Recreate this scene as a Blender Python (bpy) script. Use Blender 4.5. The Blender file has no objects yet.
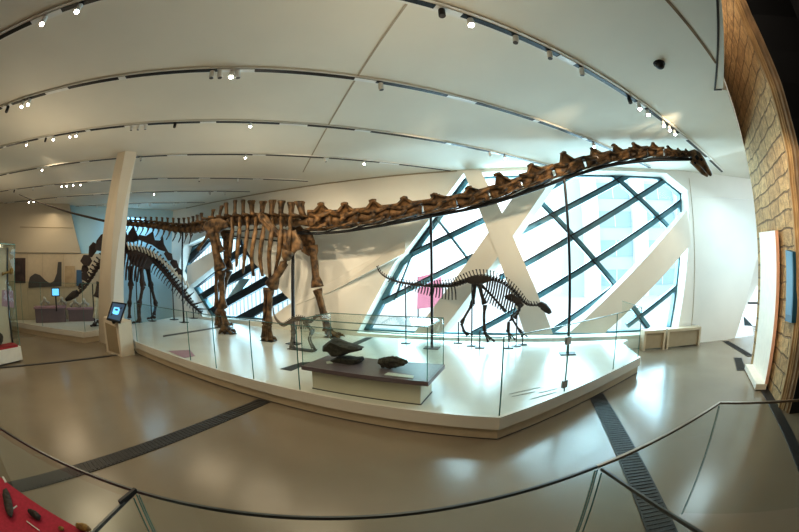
import bpy, bmesh, math, random
from mathutils import Vector as V, Matrix
random.seed(7)
sc = bpy.context.scene
col = sc.collection
C = bpy.data

# ------------------------------------------------------------------ camera model (16 mm full-frame fisheye, eye 2.1 m above the gallery floor)
FPX, EYE = 355.5, 2.1
P_, R_ = math.radians(.58), math.radians(-.58)
f_ = V((0, math.cos(P_), math.sin(P_)))
u0 = V((0, -math.sin(P_), math.cos(P_))); r0 = V((1, 0, 0))
s_ = math.sin(R_) / math.cos(P_); c_ = math.sqrt(1 - s_ * s_)
r_ = r0 * c_ + u0 * s_; u_ = u0 * c_ - r0 * s_
CAM = V((0, 0, EYE))
cd = C.cameras.new('camera'); cam = C.objects.new('camera', cd); col.objects.link(cam)
cam.matrix_world = Matrix(((r_.x, u_.x, -f_.x, 0), (r_.y, u_.y, -f_.y, 0), (r_.z, u_.z, -f_.z, EYE), (0, 0, 0, 1)))
cd.type = 'PANO'
cd.sensor_width = 36; cd.sensor_height = 24; cd.sensor_fit = 'HORIZONTAL'
for holder in (cd, getattr(cd, 'cycles', None)):
    if holder is None: continue
    try:
        holder.panorama_type = 'FISHEYE_EQUISOLID'
        holder.fisheye_lens = FPX / 799 * 36
        holder.fisheye_fov = math.radians(220)
    except Exception: pass
cd.clip_start = .02; cd.clip_end = 500
sc.camera = cam

def ray(px, py):
    x, y = px - 399.5, 266 - py
    R = math.hypot(x, y); th = 2 * math.asin(min(1, R / (2 * FPX))); k = math.sin(th) / max(R, 1e-6)
    return r_ * (x * k) + u_ * (y * k) + f_ * math.cos(th)
def atz(px, py, z):                        # where the sight line meets a level plane
    d = ray(px, py); return CAM + d * ((z - EYE) / d.z)
def dist(px, py, r):                       # at a horizontal distance
    d = ray(px, py); return CAM + d * (r / math.hypot(d.x, d.y))
NW = V((.309, .9511, 0)); EW = V((.9511, -.309, 0)); DW = 8.87     # the window wall: normal, direction, distance
def onw(px, py, d=DW):                     # on a plane parallel to the window wall
    q = ray(px, py); return CAM + q * (d / q.dot(NW))
def W(s, z, d=DW): return EW * s + NW * d + V((0, 0, z))
def sz(p): return (p.dot(EW), p.z)
S0 = V((5.717, 2.425, 0)); SD = V((.702, .712, 0)); SN = V((.712, -.702, 0))   # the stone wall
def S(t, z, n=0): return S0 + SD * t + SN * n + V((0, 0, z))
def mpp(p): return (p - CAM).length / 355.0
CZ = 4.65
UP = V((0, 0, 1))

# ------------------------------------------------------------------ materials
def mat(name, base, rough=.6, metal=0, emit=None, estr=0, noise=None, bump=0, scale=8, spec=.5, trans=0):
    m = C.materials.new(name); m.use_nodes = True
    nt = m.node_tree; b = nt.nodes['Principled BSDF']
    b.inputs['Base Color'].default_value = (*base, 1); b.inputs['Roughness'].default_value = rough
    b.inputs['Metallic'].default_value = metal
    b.inputs['Specular IOR Level'].default_value = spec
    if emit: b.inputs['Emission Color'].default_value = (*emit, 1); b.inputs['Emission Strength'].default_value = estr
    tc = nt.nodes.new('ShaderNodeTexCoord')
    nz = nt.nodes.new('ShaderNodeTexNoise'); nz.inputs['Scale'].default_value = scale; nz.inputs['Detail'].default_value = 6
    nt.links.new(tc.outputs['Object'], nz.inputs['Vector'])
    rp = nt.nodes.new('ShaderNodeValToRGB')
    a = noise if noise else tuple(c * .94 for c in base)
    rp.color_ramp.elements[0].position = .35; rp.color_ramp.elements[0].color = (*a, 1)
    rp.color_ramp.elements[1].position = .65; rp.color_ramp.elements[1].color = (*base, 1)
    nt.links.new(nz.outputs['Fac'], rp.inputs['Fac']); nt.links.new(rp.outputs['Color'], b.inputs['Base Color'])
    if bump:
        bp = nt.nodes.new('ShaderNodeBump'); bp.inputs['Strength'].default_value = bump; bp.inputs['Distance'].default_value = .02
        nt.links.new(nz.outputs['Fac'], bp.inputs['Height']); nt.links.new(bp.outputs['Normal'], b.inputs['Normal'])
    return m
def glassmat(name, tint=(.955, .985, .975), refl=1.0):
    m = C.materials.new(name); m.use_nodes = True; nt = m.node_tree; nt.nodes.clear()
    o = nt.nodes.new('ShaderNodeOutputMaterial'); mx = nt.nodes.new('ShaderNodeMixShader')
    t = nt.nodes.new('ShaderNodeBsdfTransparent'); t.inputs[0].default_value = (*tint, 1)
    g = nt.nodes.new('ShaderNodeBsdfGlossy'); g.inputs['Roughness'].default_value = .0
    fr = nt.nodes.new('ShaderNodeFresnel'); fr.inputs[0].default_value = 1.4
    mu = nt.nodes.new('ShaderNodeMath'); mu.operation = 'MULTIPLY'; mu.inputs[1].default_value = refl
    ge = nt.nodes.new('ShaderNodeNewGeometry'); iv = nt.nodes.new('ShaderNodeMath'); iv.operation = 'SUBTRACT'; iv.inputs[0].default_value = 1
    m2 = nt.nodes.new('ShaderNodeMath'); m2.operation = 'MULTIPLY'
    nt.links.new(ge.outputs['Backfacing'], iv.inputs[1]); nt.links.new(iv.outputs[0], m2.inputs[1])
    nt.links.new(fr.outputs[0], mu.inputs[0]); nt.links.new(mu.outputs[0], m2.inputs[0]); nt.links.new(m2.outputs[0], mx.inputs[0])
    nt.links.new(t.outputs[0], mx.inputs[1]); nt.links.new(g.outputs[0], mx.inputs[2]); nt.links.new(mx.outputs[0], o.inputs[0])
    return m
M = {}
M['floor'] = mat('polished_floor', (.275, .228, .168), .2, noise=(.255, .21, .153), scale=1.2, spec=.7)
M['ceiling'] = mat('ceiling_paint', (.79, .755, .665), .85, scale=.6)
M['wall'] = mat('wall_paint', (.82, .80, .74), .8, scale=.7)
M['wallL'] = mat('left_wall_paint', (.60, .53, .42), .8, scale=.7)
M['bluewall'] = mat('blue_lit_wall', (.52, .74, .84), .8, scale=.7)  # blue light from the windows put into the wall colour
M['beam'] = mat('beam_paint', (.84, .80, .72), .75, scale=.8)
M['column'] = mat('column_paint', (.84, .76, .64), .7, scale=.8)
M['plinth'] = mat('plinth_laminate', (.77, .74, .68), .22, scale=1.5, spec=.4)
M['kick'] = mat('kick_board', (.40, .34, .27), .5)
M['dark'] = mat('dark_grille', (.022, .02, .02), .5, noise=(.05, .048, .045), scale=60)
M['black'] = mat('black_metal', (.012, .012, .013), .4, metal=.3)
M['void'] = mat('dark_interior', (.004, .004, .006), .9)  # near black, the unlit depth put into the colour
M['teal'] = mat('teal_mullion', (.085, .20, .24), .4, noise=(.07, .17, .205), scale=3)
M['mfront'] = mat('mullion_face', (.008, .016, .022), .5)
M['bone'] = mat('brown_bone', (.215, .128, .060), .5, noise=(.028, .017, .009), bump=1, scale=6, spec=.35)
M['bone2'] = mat('dark_neck_bone', (.235, .13, .055), .5, noise=(.018, .011, .007), bump=1, scale=8, spec=.35)
M['sbone'] = mat('black_brown_bone', (.045, .028, .018), .5, noise=(.018, .012, .009), bump=.6, scale=9)
M['gbone'] = mat('dark_plate_bone', (.045, .022, .015), .6, noise=(.028, .016, .012), bump=.6, scale=7)
M['tan'] = mat('pale_rib_bone', (.70, .62, .5), .6, noise=(.5, .43, .33), bump=.4, scale=9)
M['grey'] = mat('grey_bone', (.26, .22, .17), .6, noise=(.12, .10, .08), bump=.4, scale=20)
M['cast'] = mat('white_bone_cast', (.6, .58, .52), .6, noise=(.35, .33, .3), bump=.4, scale=12)
M['purple'] = mat('mauve_laminate', (.205, .145, .165), .35)
M['pink'] = mat('crimson_felt', (.52, .035, .075), .85, noise=(.44, .03, .06), scale=40)
M['red'] = mat('red_cloth', (.40, .03, .04), .8)
M['white'] = mat('white_enamel', (.82, .82, .80), .4)
M['label'] = mat('white_card', (.75, .72, .68), .6)
M['cream'] = mat('cream_laminate', (.62, .52, .38), .4)
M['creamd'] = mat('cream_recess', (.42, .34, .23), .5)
M['brass'] = mat('brushed_rail', (.30, .24, .18), .3, metal=.8)
M['steel'] = mat('dark_rail', (.10, .11, .11), .3, metal=.6)
M['clamp'] = mat('steel_clamp', (.35, .34, .32), .3, metal=.9)
M['glass'] = glassmat('clear_glass', refl=.7)
M['rglass'] = glassmat('rail_glass', (.95, .965, .955), .9)
M['wglass'] = glassmat('window_glass', (.97, .985, .99), .35)
M['gedge'] = mat('green_glass_edge', (.10, .22, .19), .15)
M['lens'] = mat('lamp_lens', (1, .95, .85), .4, emit=(1, .93, .80), estr=40)
M['screen'] = mat('screen_glow', (.02, .03, .05), .3, emit=(.05, .09, .14), estr=1)
M['blue'] = mat('blue_glow', (.1, .4, .8), .3, emit=(.18, .55, .9), estr=1.3)
M['bluepan'] = mat('blue_panel', (.02, .09, .15), .4)
M['peach'] = mat('peach_edge', (.78, .48, .36), .5)
M['panelw'] = mat('panel_white', (.86, .82, .74), .5)
M['dgrey'] = mat('grey_graphic', (.09, .08, .075), .7)
M['poster1'] = mat('dark_portrait_poster', (.10, .06, .05), .6, noise=(.03, .02, .02), scale=4)
M['poster2'] = mat('ochre_poster', (.55, .42, .26), .6, noise=(.42, .30, .18), scale=4)
M['poster3'] = mat('blue_poster', (.05, .13, .24), .6)
M['mauve'] = mat('mauve_graphic', (.40, .24, .30), .6)
M['ochre'] = mat('ochre_fossil', (.45, .27, .06), .6, noise=(.2, .1, .03), scale=30, bump=.5)
M['fossil'] = mat('dark_fossil', (.075, .055, .04), .7, noise=(.03, .022, .017), scale=25, bump=.9)
M['facade'] = mat('pale_concrete', (.86, .88, .88), .8, scale=.3)
M['spandrel'] = mat('pale_spandrel', (.62, .78, .82), .7, scale=.3)
M['owin'] = mat('office_glass', (.42, .62, .68), .25)
M['street'] = mat('street_paving', (.62, .66, .68), .9, scale=.2)
M['banner'] = mat('pink_banner', (.80, .30, .40), .7)
M['ink'] = mat('grey_lettering', (.42, .40, .37), .6)
M['tealglass'] = mat('dark_door_leaf', (.02, .05, .06), .2)
def stone_mat():
    m = mat('ashlar_stone', (.42, .31, .19), .85)
    nt = m.node_tree; b = nt.nodes['Principled BSDF']
    for n in list(nt.nodes):
        if n.type in ('TEX_NOISE', 'VALTORGB'): nt.nodes.remove(n)
    uv = nt.nodes.new('ShaderNodeUVMap'); uv.uv_map = 'UVMap'
    br = nt.nodes.new('ShaderNodeTexBrick'); br.inputs['Scale'].default_value = 1
    br.inputs['Brick Width'].default_value = .62; br.inputs['Row Height'].default_value = .27
    br.inputs['Mortar Size'].default_value = .018; br.inputs['Mortar Smooth'].default_value = .6; br.offset = .45; br.squash = 1.3; br.squash_frequency = 3
    br.inputs['Color1'].default_value = (.66, .47, .26, 1); br.inputs['Color2'].default_value = (.50, .34, .185, 1); br.inputs['Mortar'].default_value = (.33, .24, .15, 1)
    nz = nt.nodes.new('ShaderNodeTexNoise'); nz.inputs['Scale'].default_value = 7; nz.inputs['Detail'].default_value = 8; nz.inputs['Roughness'].default_value = .7
    mx = nt.nodes.new('ShaderNodeMix'); mx.data_type = 'RGBA'; mx.blend_type = 'MULTIPLY'; mx.inputs[0].default_value = .75
    rp = nt.nodes.new('ShaderNodeValToRGB'); rp.color_ramp.elements[0].position = .3; rp.color_ramp.elements[0].color = (.33, .31, .30, 1); rp.color_ramp.elements[1].position = .7; rp.color_ramp.elements[1].color = (1.25, 1.2, 1.1, 1)
    n2 = nt.nodes.new('ShaderNodeTexNoise'); n2.inputs['Scale'].default_value = 2.2; n2.inputs['Detail'].default_value = 3
    vm = nt.nodes.new('ShaderNodeVectorMath'); vm.operation = 'MULTIPLY_ADD'; vm.inputs[1].default_value = (.16, .16, 0)
    nt.links.new(uv.outputs[0], n2.inputs['Vector']); nt.links.new(n2.outputs['Color'], vm.inputs[0]); nt.links.new(uv.outputs[0], vm.inputs[2])
    nt.links.new(vm.outputs[0], br.inputs['Vector']); nt.links.new(uv.outputs[0], nz.inputs['Vector'])
    nt.links.new(nz.outputs['Fac'], rp.inputs[0]); nt.links.new(br.outputs['Color'], mx.inputs[6]); nt.links.new(rp.outputs[0], mx.inputs[7])
    nt.links.new(mx.outputs[2], b.inputs['Base Color'])
    ad = nt.nodes.new('ShaderNodeMath'); ad.operation = 'SUBTRACT'
    nt.links.new(nz.outputs['Fac'], ad.inputs[0]); nt.links.new(br.outputs['Fac'], ad.inputs[1])
    bp = nt.nodes.new('ShaderNodeBump'); bp.inputs['Strength'].default_value = 1; bp.inputs['Distance'].default_value = .07
    nt.links.new(ad.outputs[0], bp.inputs['Height']); nt.links.new(bp.outputs['Normal'], b.inputs['Normal'])
    return m
M['stone'] = stone_mat()
M['mould'] = mat('carved_sandstone', (.44, .29, .14), .8, noise=(.30, .19, .09), scale=3, bump=.4)
M['mouldd'] = mat('dark_sandstone', (.30, .19, .10), .8, noise=(.17, .11, .06), scale=3, bump=.4)  # darker sandstone tone for the inner moulding band
def louvre():
    m = C.materials.new('ribbed_cladding'); m.use_nodes = True; nt = m.node_tree; b = nt.nodes['Principled BSDF']; b.inputs['Roughness'].default_value = .7
    tc = nt.nodes.new('ShaderNodeTexCoord'); w = nt.nodes.new('ShaderNodeTexWave'); w.bands_direction = 'X'; w.inputs['Scale'].default_value = 1.1
    rp = nt.nodes.new('ShaderNodeValToRGB'); rp.color_ramp.elements[0].position = .08; rp.color_ramp.elements[0].color = (.30, .42, .50, 1); rp.color_ramp.elements[1].position = .2; rp.color_ramp.elements[1].color = (.85, .93, .96, 1)
    nt.links.new(tc.outputs['Object'], w.inputs['Vector']); nt.links.new(w.outputs['Fac'], rp.inputs[0]); nt.links.new(rp.outputs[0], b.inputs['Base Color'])
    return m
M['louvre'] = louvre()

# ------------------------------------------------------------------ mesh helpers
ORG = {}
class MB:
    def __init__(self): self.v = []; self.f = []; self.uv = None
    def add(self, vs, fs):
        o = len(self.v); self.v += [V(p) for p in vs]; self.f += [tuple(i + o for i in f) for f in fs]; return self
    def box(self, c, hx, hy, hz, ax=V((1, 0, 0)), ay=V((0, 1, 0)), az=UP):
        c = V(c); vs = [c + ax * (hx * i) + ay * (hy * j) + az * (hz * k) for i in (-1, 1) for j in (-1, 1) for k in (-1, 1)]
        return self.add(vs, [(0, 1, 3, 2), (4, 6, 7, 5), (0, 4, 5, 1), (2, 3, 7, 6), (0, 2, 6, 4), (1, 5, 7, 3)])
    def prism(self, pts, off):             # polygon pushed along off
        n = len(pts); pts = [V(p) for p in pts]; off = V(off)
        return self.add(pts + [p + off for p in pts], [tuple(range(n))[::-1], tuple(range(n, 2 * n))] + [(i, (i + 1) % n, n + (i + 1) % n, n + i) for i in range(n)])
    def tube(self, pts, rad, seg=8, flat=1, ref=None, jit=0):
        pts = [V(p) for p in pts]; n = len(pts)
        if not isinstance(rad, (list, tuple)): rad = [rad] * n
        vs = []; fs = []
        for i, p in enumerate(pts):
            t = (pts[min(i + 1, n - 1)] - pts[max(i - 1, 0)]).normalized()
            rf = ref if ref is not None else (UP if abs(t.z) < .9 else V((1, 0, 0)))
            a = t.cross(rf); a = a.normalized() if a.length > 1e-5 else t.orthogonal().normalized()
            b = a.cross(t).normalized()
            for k in range(seg):
                th = 2 * math.pi * k / seg; j = 1 + (random.uniform(-jit, jit) if jit else 0)
                vs.append(p + (a * math.cos(th) * flat + b * math.sin(th)) * rad[i] * j)
        for i in range(n - 1):
            for k in range(seg):
                k2 = (k + 1) % seg; fs.append((i * seg + k, i * seg + k2, (i + 1) * seg + k2, (i + 1) * seg + k))
        fs.append(tuple(range(seg))[::-1]); fs.append(tuple((n - 1) * seg + k for k in range(seg)))
        return self.add(vs, fs)
    def bone(self, pts, r, seg=8, ends=1.5, jit=.08, flat=1, ref=None):     # a shaft with knuckled ends through the given points
        P = smooth([V(p) for p in pts], 9); n = len(P); rr = []
        for i in range(n):
            t = i / (n - 1); e = max(0, 1 - t / .22) if t < .5 else max(0, 1 - (1 - t) / .22)
            rr.append(r * (.82 + (ends - .82) * e ** .8 * (1 if .03 < t < .97 else .75)))
        return self.tube(P, rr, seg, flat, ref, jit)
    def blob(self, c, rx, ry, rz, ax=V((1, 0, 0)), ay=V((0, 1, 0)), az=UP, jit=.0, n=8, m=6):
        vs = [V(c) + az * rz]; fs = []
        for i in range(1, m):
            ph = math.pi * i / m
            for k in range(n):
                th = 2 * math.pi * k / n; j = 1 + random.uniform(-jit, jit)
                vs.append(V(c) + (ax * (rx * math.sin(ph) * math.cos(th)) + ay * (ry * math.sin(ph) * math.sin(th)) + az * (rz * math.cos(ph))) * j)
        vs.append(V(c) - az * rz); L = len(vs) - 1
        for k in range(n): fs.append((0, 1 + k, 1 + (k + 1) % n)); fs.append((L, 1 + (m - 2) * n + (k + 1) % n, 1 + (m - 2) * n + k))
        for i in range(m - 2):
            for k in range(n): fs.append((1 + i * n + k, 1 + (i + 1) * n + k, 1 + (i + 1) * n + (k + 1) % n, 1 + i * n + (k + 1) % n))
        return self.add(vs, fs)
    def build(self, name, m, parent=None, sm=False, org=None):
        me = C.meshes.new(name)
        if parent is not None: o0 = ORG[parent]
        elif org is not None: o0 = V(org)
        else:
            o0 = sum(self.v, V()) / len(self.v); o0.z = min(p.z for p in self.v)
        me.from_pydata([p - o0 for p in self.v], [], self.f)
        bm = bmesh.new(); bm.from_mesh(me); bmesh.ops.recalc_face_normals(bm, faces=bm.faces); bm.to_mesh(me); bm.free()
        if self.uv is not None:
            l = me.uv_layers.new(name='UVMap')
            for lp in me.loops: l.data[lp.index].uv = self.uv(me.vertices[lp.vertex_index].co + o0)
        if sm:
            for p in me.polygons: p.use_smooth = True
        me.materials.append(m)
        ob = C.objects.new(name, me); col.objects.link(ob)
        if parent is not None: ob.parent = parent
        else: ob.location = o0
        ORG[ob] = o0
        return ob
def smooth(P, n):                          # Catmull-Rom resample
    if len(P) == 2: return [P[0].lerp(P[1], i / (n - 1)) for i in range(n)]
    Q = [P[0] * 2 - P[1]] + list(P) + [P[-1] * 2 - P[-2]]; out = []
    for i in range(n):
        t = i / (n - 1) * (len(P) - 1); k = min(int(t), len(P) - 2); t -= k
        a, b, c, d = Q[k:k + 4]
        out.append(.5 * ((2 * b) + (c - a) * t + (2 * a - 5 * b + 4 * c - d) * t * t + (3 * b - a - 3 * c + d) * t ** 3))
    return out
def tag(o, label, cat, group=None):
    o['label'] = label; o['category'] = cat
    if group: o['group'] = group
    return o
def struct(o): o['kind'] = 'structure'; return o
def empty(name, loc, label, cat, group=None):
    e = C.objects.new(name, None); col.objects.link(e); e.location = loc; e.empty_display_size = .2; ORG[e] = V(loc)
    return tag(e, label, cat, group)
def polyfill(outer, holes, fn, off, name, m):       # filled outline with holes, thickened along off
    cu = C.curves.new(name, 'CURVE'); cu.dimensions = '2D'; cu.fill_mode = 'BOTH'
    for loop in [outer] + holes:
        sp = cu.splines.new('POLY'); sp.points.add(len(loop) - 1); sp.use_cyclic_u = True
        for p, q in zip(sp.points, loop): p.co = (q[0], q[1], 0, 1)
    t = C.objects.new('t', cu); col.objects.link(t)
    me0 = t.to_mesh(); vs = [v.co.copy() for v in me0.vertices]; fs = [tuple(p.vertices) for p in me0.polygons]
    t.to_mesh_clear(); C.objects.remove(t); C.curves.remove(cu)
    b = MB(); b.add([fn(v.x, v.y) for v in vs], fs)
    n = len(vs); key = {}
    ed = {}
    for f in fs:
        for i in range(len(f)):
            e = (f[i], f[(i + 1) % len(f)]); ed[e] = 1
    off = V(off)
    b.add([fn(v.x, v.y) + off for v in vs], [f[::-1] for f in fs])
    for (a, c) in ed:
        if (c, a) not in ed: b.f.append((a, c, n + c, n + a))
    return b.build(name, m)

# ------------------------------------------------------------------ room shell
def flat(name, pts, z, th, m): return struct(MB().prism([V((x, y, z)) for x, y in pts], (0, 0, th)).build(name, m))
flat('floor', [(-27, -7), (1, -7), (16, 3), (16, 9.5), (10.5, 5.92), (-9.5, 12.41), (-16, 4.6), (-27, -5)], 0, -.1, M['floor'])
flat('ceiling', [(-27, -7), (-5.8, -7), (4.75, 2.79), (4.80, 2.73), (7.0, 3.97), (10.1, 5.72), (10.5, 5.92), (-9.5, 12.41), (-16, 4.6), (-27, -5)], CZ, .12, M['ceiling'])
# dark slot running beside the ceiling edge
MBs = MB(); a, b = V((3.08, 1.34, CZ)), V((4.61, 2.90, CZ)); dd = (b - a).normalized(); sd = V((dd.y, -dd.x, 0))
a0 = a - dd * 6
MBs.prism([a0, b, b + sd * .03, a0 + sd * .03], (0, 0, -.012)); MBs.prism([b - sd * 0, b + sd * .15, b + sd * .15 - dd * .02, b - dd * .02], (0, 0, -.012))
struct(MBs.build('trim_1', M['black']))
# upright sheet added above the ceiling edge to keep sky light out
MB1 = MB(); e0, e1, e2, e3 = V((-5.8, -7, CZ)), V((4.75, 2.79, CZ)), V((4.80, 2.73, CZ)), V((7.0, 3.97, CZ)); e4 = V((10.5, 5.9, CZ))
for p, q in ((e0, e1), (e1, e2), (e2, e3), (e3, e4)): MB1.add([p, q, q + UP * 4, p + UP * 4], [(0, 1, 2, 3)])
struct(MB1.build('trim_2', M['ceiling']))
flat('ceiling_light_seal', [(-7, -8), (16, -8), (16, 9), (4, 4)], 8.6, .1, M['ceiling'])  # unseen slab added over the gap to stop sky light leaking in
# seams in the ceiling
for i, (p, q) in enumerate([((408, 2), (303, 172)), ((667, 0), (716, 63))]):
    A, B = atz(*p, CZ), atz(*q, CZ); A = A + (A - B) * .8 if i else A + (A - B) * .15
    w = (B - A).normalized().cross(UP) * (.012 if i == 0 else .02)
    struct(MB().prism([A - w, B - w, B + w, A + w], (0, 0, -.006)).build('trim_%d' % (3 + i), M['creamd'] if i == 0 else M['mouldd']))
# window wall with its openings
main_open = [(-1.13, 4.56), (4.6, 4.56), (5.28, 4.12), (5.16, 2.9), (4.80, .35), (-4.15, .35), (-3.01, 2.3), (-2.73, 2.56)]
left_open = [sz(onw(*p)) for p in ((203, 317), (187, 291), (177, 271), (184, 246), (205, 236), (241, 238), (253, 262), (292, 302), (264, 322))]
rend = [sz(onw(735, 337)), sz(onw(756, 262))]
outer = [(-13.1, 0), (rend[0][0], 0), rend[1], (8.3, rend[1][1] + .3), (8.3, 8.6), (-13.1, 8.6)]
struct(polyfill(outer, [main_open, left_open], lambda s, z: W(s, z), NW * .46, 'wall_back', M['wall']))
# thin joints of the right wall panel
for k, pp in enumerate([((689, 178), (689.5, 344))]):
    A, B = onw(*pp[0], DW - .004), onw(*pp[1], DW - .004)
    struct(MB().tube([A, B], .008, 4).build('trim_5', M['creamd']))
A, B = onw(691, 196, DW - .004), onw(750, 200, DW - .004); struct(MB().tube([A, B], .005, 4).build('trim_6', M['white']))
A, B = onw(457, 170.2, DW - .006), onw(186, 207.5, DW - .006); A.z = B.z = CZ - .015
struct(MB().tube([A, B], .015, 4).build('trim_21', M['creamd']))
# passage beyond the right end of the window wall
struct(MB().prism([V((13.2, 4.2, 0)), V((11.0, 9.6, 0)), V((11.0, 9.6, 8)), V((13.2, 4.2, 8))], (.1, .05, 0)).build('wall_passage', M['wall']))
A = V((12.35, 6.0, 0))
ax = (V((11.0, 9.6, 0)) - V((13.2, 4.2, 0))).normalized(); nn = V((-ax.y, ax.x, 0))
pn = V((ax.y, -ax.x, 0)); pd = V((13.2, 4.2, 0)).dot(pn)
def onp(px, py, off=0):
    q = ray(px, py); p = CAM + q * (((pd + off) - CAM.dot(pn)) / q.dot(pn)); p.z = max(p.z, .01); return p
so = -.05 if (CAM.dot(pn) < pd) else .05
wn = struct(MB().prism([onp(*p, so) for p in ((736, 331), (757, 286), (766, 290), (766, 331))], pn * so * .5).build('window_3', mat('passage_glow', (.7, .85, .9), .3, emit=(.80, .93, 1), estr=.85)))  # passage window's daylight painted as a glowing sheet
MB().prism([onp(*p, so * 2) for p in ((743.5, 316), (743.5, 334), (760, 334), (760, 329), (753, 327))], pn * so * .5).build('window_frame', M['tealglass'], wn)
MB().prism([onp(*p, so * 2) for p in ((748, 302), (762, 302), (762, 304), (748, 304))], pn * so * .5).build('window_rail', M['dgrey'], wn)
# left wall, with the overhanging beige upper panel
L0, L1 = V((-9.5, 12.41, 0)), V((-27, -8.6, 0)); LD = (L1 - L0).normalized(); LN = V((-LD.y, LD.x, 0))
if LN.x < 0: LN = -LN
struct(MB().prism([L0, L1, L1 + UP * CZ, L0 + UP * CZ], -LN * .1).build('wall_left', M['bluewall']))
def onl(px, py, off=.0):
    q = ray(px, py); return CAM + q * (((L0 + LN * off) - CAM).dot(LN) / q.dot(LN))
q1, q2, q3 = onl(69, 206, .35), onl(81, 253, .35), onl(2, 250, .35)
far = L1 + LN * .35
struct(MB().prism([V((q1.x, q1.y, CZ)), q2, V((q3.x, q3.y, q2.z)), V((far.x, far.y, q2.z)), V((far.x, far.y, CZ))], -LN * .33).build('wall_left_upper', M['wallL']))
# exhibit wall under it
e1 = onl(102, 268, .30); e1.z = 0; zt = q2.z - .02
e2 = L1 + LN * .30; e2.z = 0
ew = struct(MB().prism([e1, e2, e2 + UP * zt, e1 + UP * zt], -LN * .25).build('wall_left_lower', M['cream']))
A, B = onl(20, 228, .36), onl(73, 228, .36); A.z = B.z; struct(MB().tube([A, B], .012, 4).build('trim_7', M['creamd']))
# walls behind the camera
struct(MB().box((-8, -7.1, 4.3), 20, .1, 4.3).build('wall_front', M['wallL']))
# stone wall with the arched opening
def ston(px, py):
    q_ = ray(px, py); p_ = CAM + q_ * ((S0 - CAM).dot(SN) / q_.dot(SN)); return ((p_ - S0).dot(SD), p_.z)
edge = [ston(*p) for p in ((797, 280), (795, 230), (791, 186), (787.5, 152), (781, 125), (772, 91), (760, 60), (745, 25), (735, 0))]
tb = edge[0][0]; edge = [(tb, 0)] + edge + [(edge[-1][0] - .5, edge[-1][1] + .7), (edge[-1][0] - 1.2, edge[-1][1] + 1.3)]
tfar = ston(757, 235)[0]
sw = MB(); poly = [S(t, z) for t, z in edge] + [S(edge[-1][0], 8.6), S(tfar, 8.6), S(tfar, 0)]
sw.prism(poly, SN * .6); sw.uv = lambda p: ((p - S0).dot(SD) + (p - S0).dot(SN) * .7, p.z)
struct(sw.build('wall_right', M['stone']))
def band(prof, name, m):
    b = MB(); n = len(edge)
    pts = [[S(t - dt * (1 + max(0, z - 3) * .02), z, nn) for t, z in edge] for dt, nn in prof]
    for r0_, r1_ in zip(pts, pts[1:]):
        o = len(b.v); b.v += r0_ + r1_; b.f += [(o + i, o + i + 1, o + n + i + 1, o + n + i) for i in range(n - 1)]
    return struct(b.build(name, m, sm=False))
band([(-.02, -.03), (.05, -.03), (.06, .0), (.10, .01), (.115, .035), (.14, .04)], 'trim_8', M['mould'])
band([(.14, .04), (.15, .07), (.23, .08), (.25, .12), (.29, .13)], 'trim_9', M['mouldd'])
band([(.29, .13), (.30, 1.3)], 'trim_10', M['void'])  # deep reveal coloured black as the shade of the opening
struct(MB().box(S(-7.2, 4.3, 1.25), 6.5, .04, 4.3, SD, SN).build('wall_opening_shade', M['void']))  # black sheet stands in for the unlit space behind the arch
struct(MB().prism([S(1.6, 0, -.005), S(-9, 0, -.005), S(-9, 0, -.20), S(1.6, 0, -.20)], UP * .012).build('baseboard_right', M['dark']))

# ------------------------------------------------------------------ windows
def bar(P, Q, w, dep, d0, name, m, parent, sh=0):          # a bar lying in the window wall's plane, between two (s,z)
    a, b = V((P[0], P[1], 0)), V((Q[0], Q[1], 0)); t = (b - a).normalized(); n = V((-t.y, t.x, 0)) * w / 2
    n2 = V((-t.y, t.x, 0)) * sh
    c = [a - n + n2, b - n + n2, b + n + n2, a + n + n2]
    return MB().prism([W(p.x, p.y, d0) for p in c], NW * dep).build(name, m, parent)
BD = DW + .47
def pxs(p, d=BD): return sz(onw(*p, d))
def window(name, opening, bars, thick, mm='teal'):
    n = len(opening); b = MB()
    cs = sum(p[0] for p in opening) / n; czz = sum(p[1] for p in opening) / n
    for i in range(n):
        P, Q = V((*opening[i], 0)), V((*opening[(i + 1) % n], 0)); t = (Q - P).normalized(); nr = V((-t.y, t.x, 0))
        if (V((cs, czz, 0)) - P).dot(nr) < 0: nr = -nr
        w = .14 if i in thick else .05
        b.prism([W(p.x, p.y, BD) for p in (P - t * .04 - nr * .1, Q + t * .04 - nr * .1, Q + t * .04 + nr * w, P - t * .04 + nr * w)], NW * .22)
    fr = struct(b.build(name, M['teal']))
    for p, q, w in bars:
        P, Q = pxs(p), pxs(q)
        o = bar(P, Q, w, .20, BD + .01, 'mullion', M[mm], fr)
        bar(P, Q, w * .26, .02, BD - .012, 'mullion_cap', M['mfront'], o, w * .39 * (1 if Q[1] > P[1] else -1) * (1 if Q[0] > P[0] else -1))
    smin, smax = min(p[0] for p in opening), max(p[0] for p in opening)
    MB().prism([W(x, y, BD + .13) for x, y in opening], NW * .012).build('pane', M['wglass'], fr)
    return fr
bars_main = [((503, 241), (632, 173.5), .15), ((500, 278), (670, 177), .15), ((526, 303), (684, 200), .15), ((546, 335), (615, 287), .14), ((628, 326), (682, 283), .12),
    ((541, 193), (582, 169), .16), ((610, 172), (670, 228), .14), ((536, 197), (649, 328), .14), ((412, 254), (494, 215), .15), ((434, 215), (474, 267), .06),
    ((383, 302), (474, 256), .15), ((472, 334), (520, 308), .14), ((412, 254), (394, 300), .05)]
window('window_1', main_open, bars_main, (6, 7, 5))
wf = struct(MB().tube([W(-1.2, 4.55, BD - .02), W(-2.75, 2.58, BD - .02)], .09, 6).build('trim_11', M['mfront']))
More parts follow.
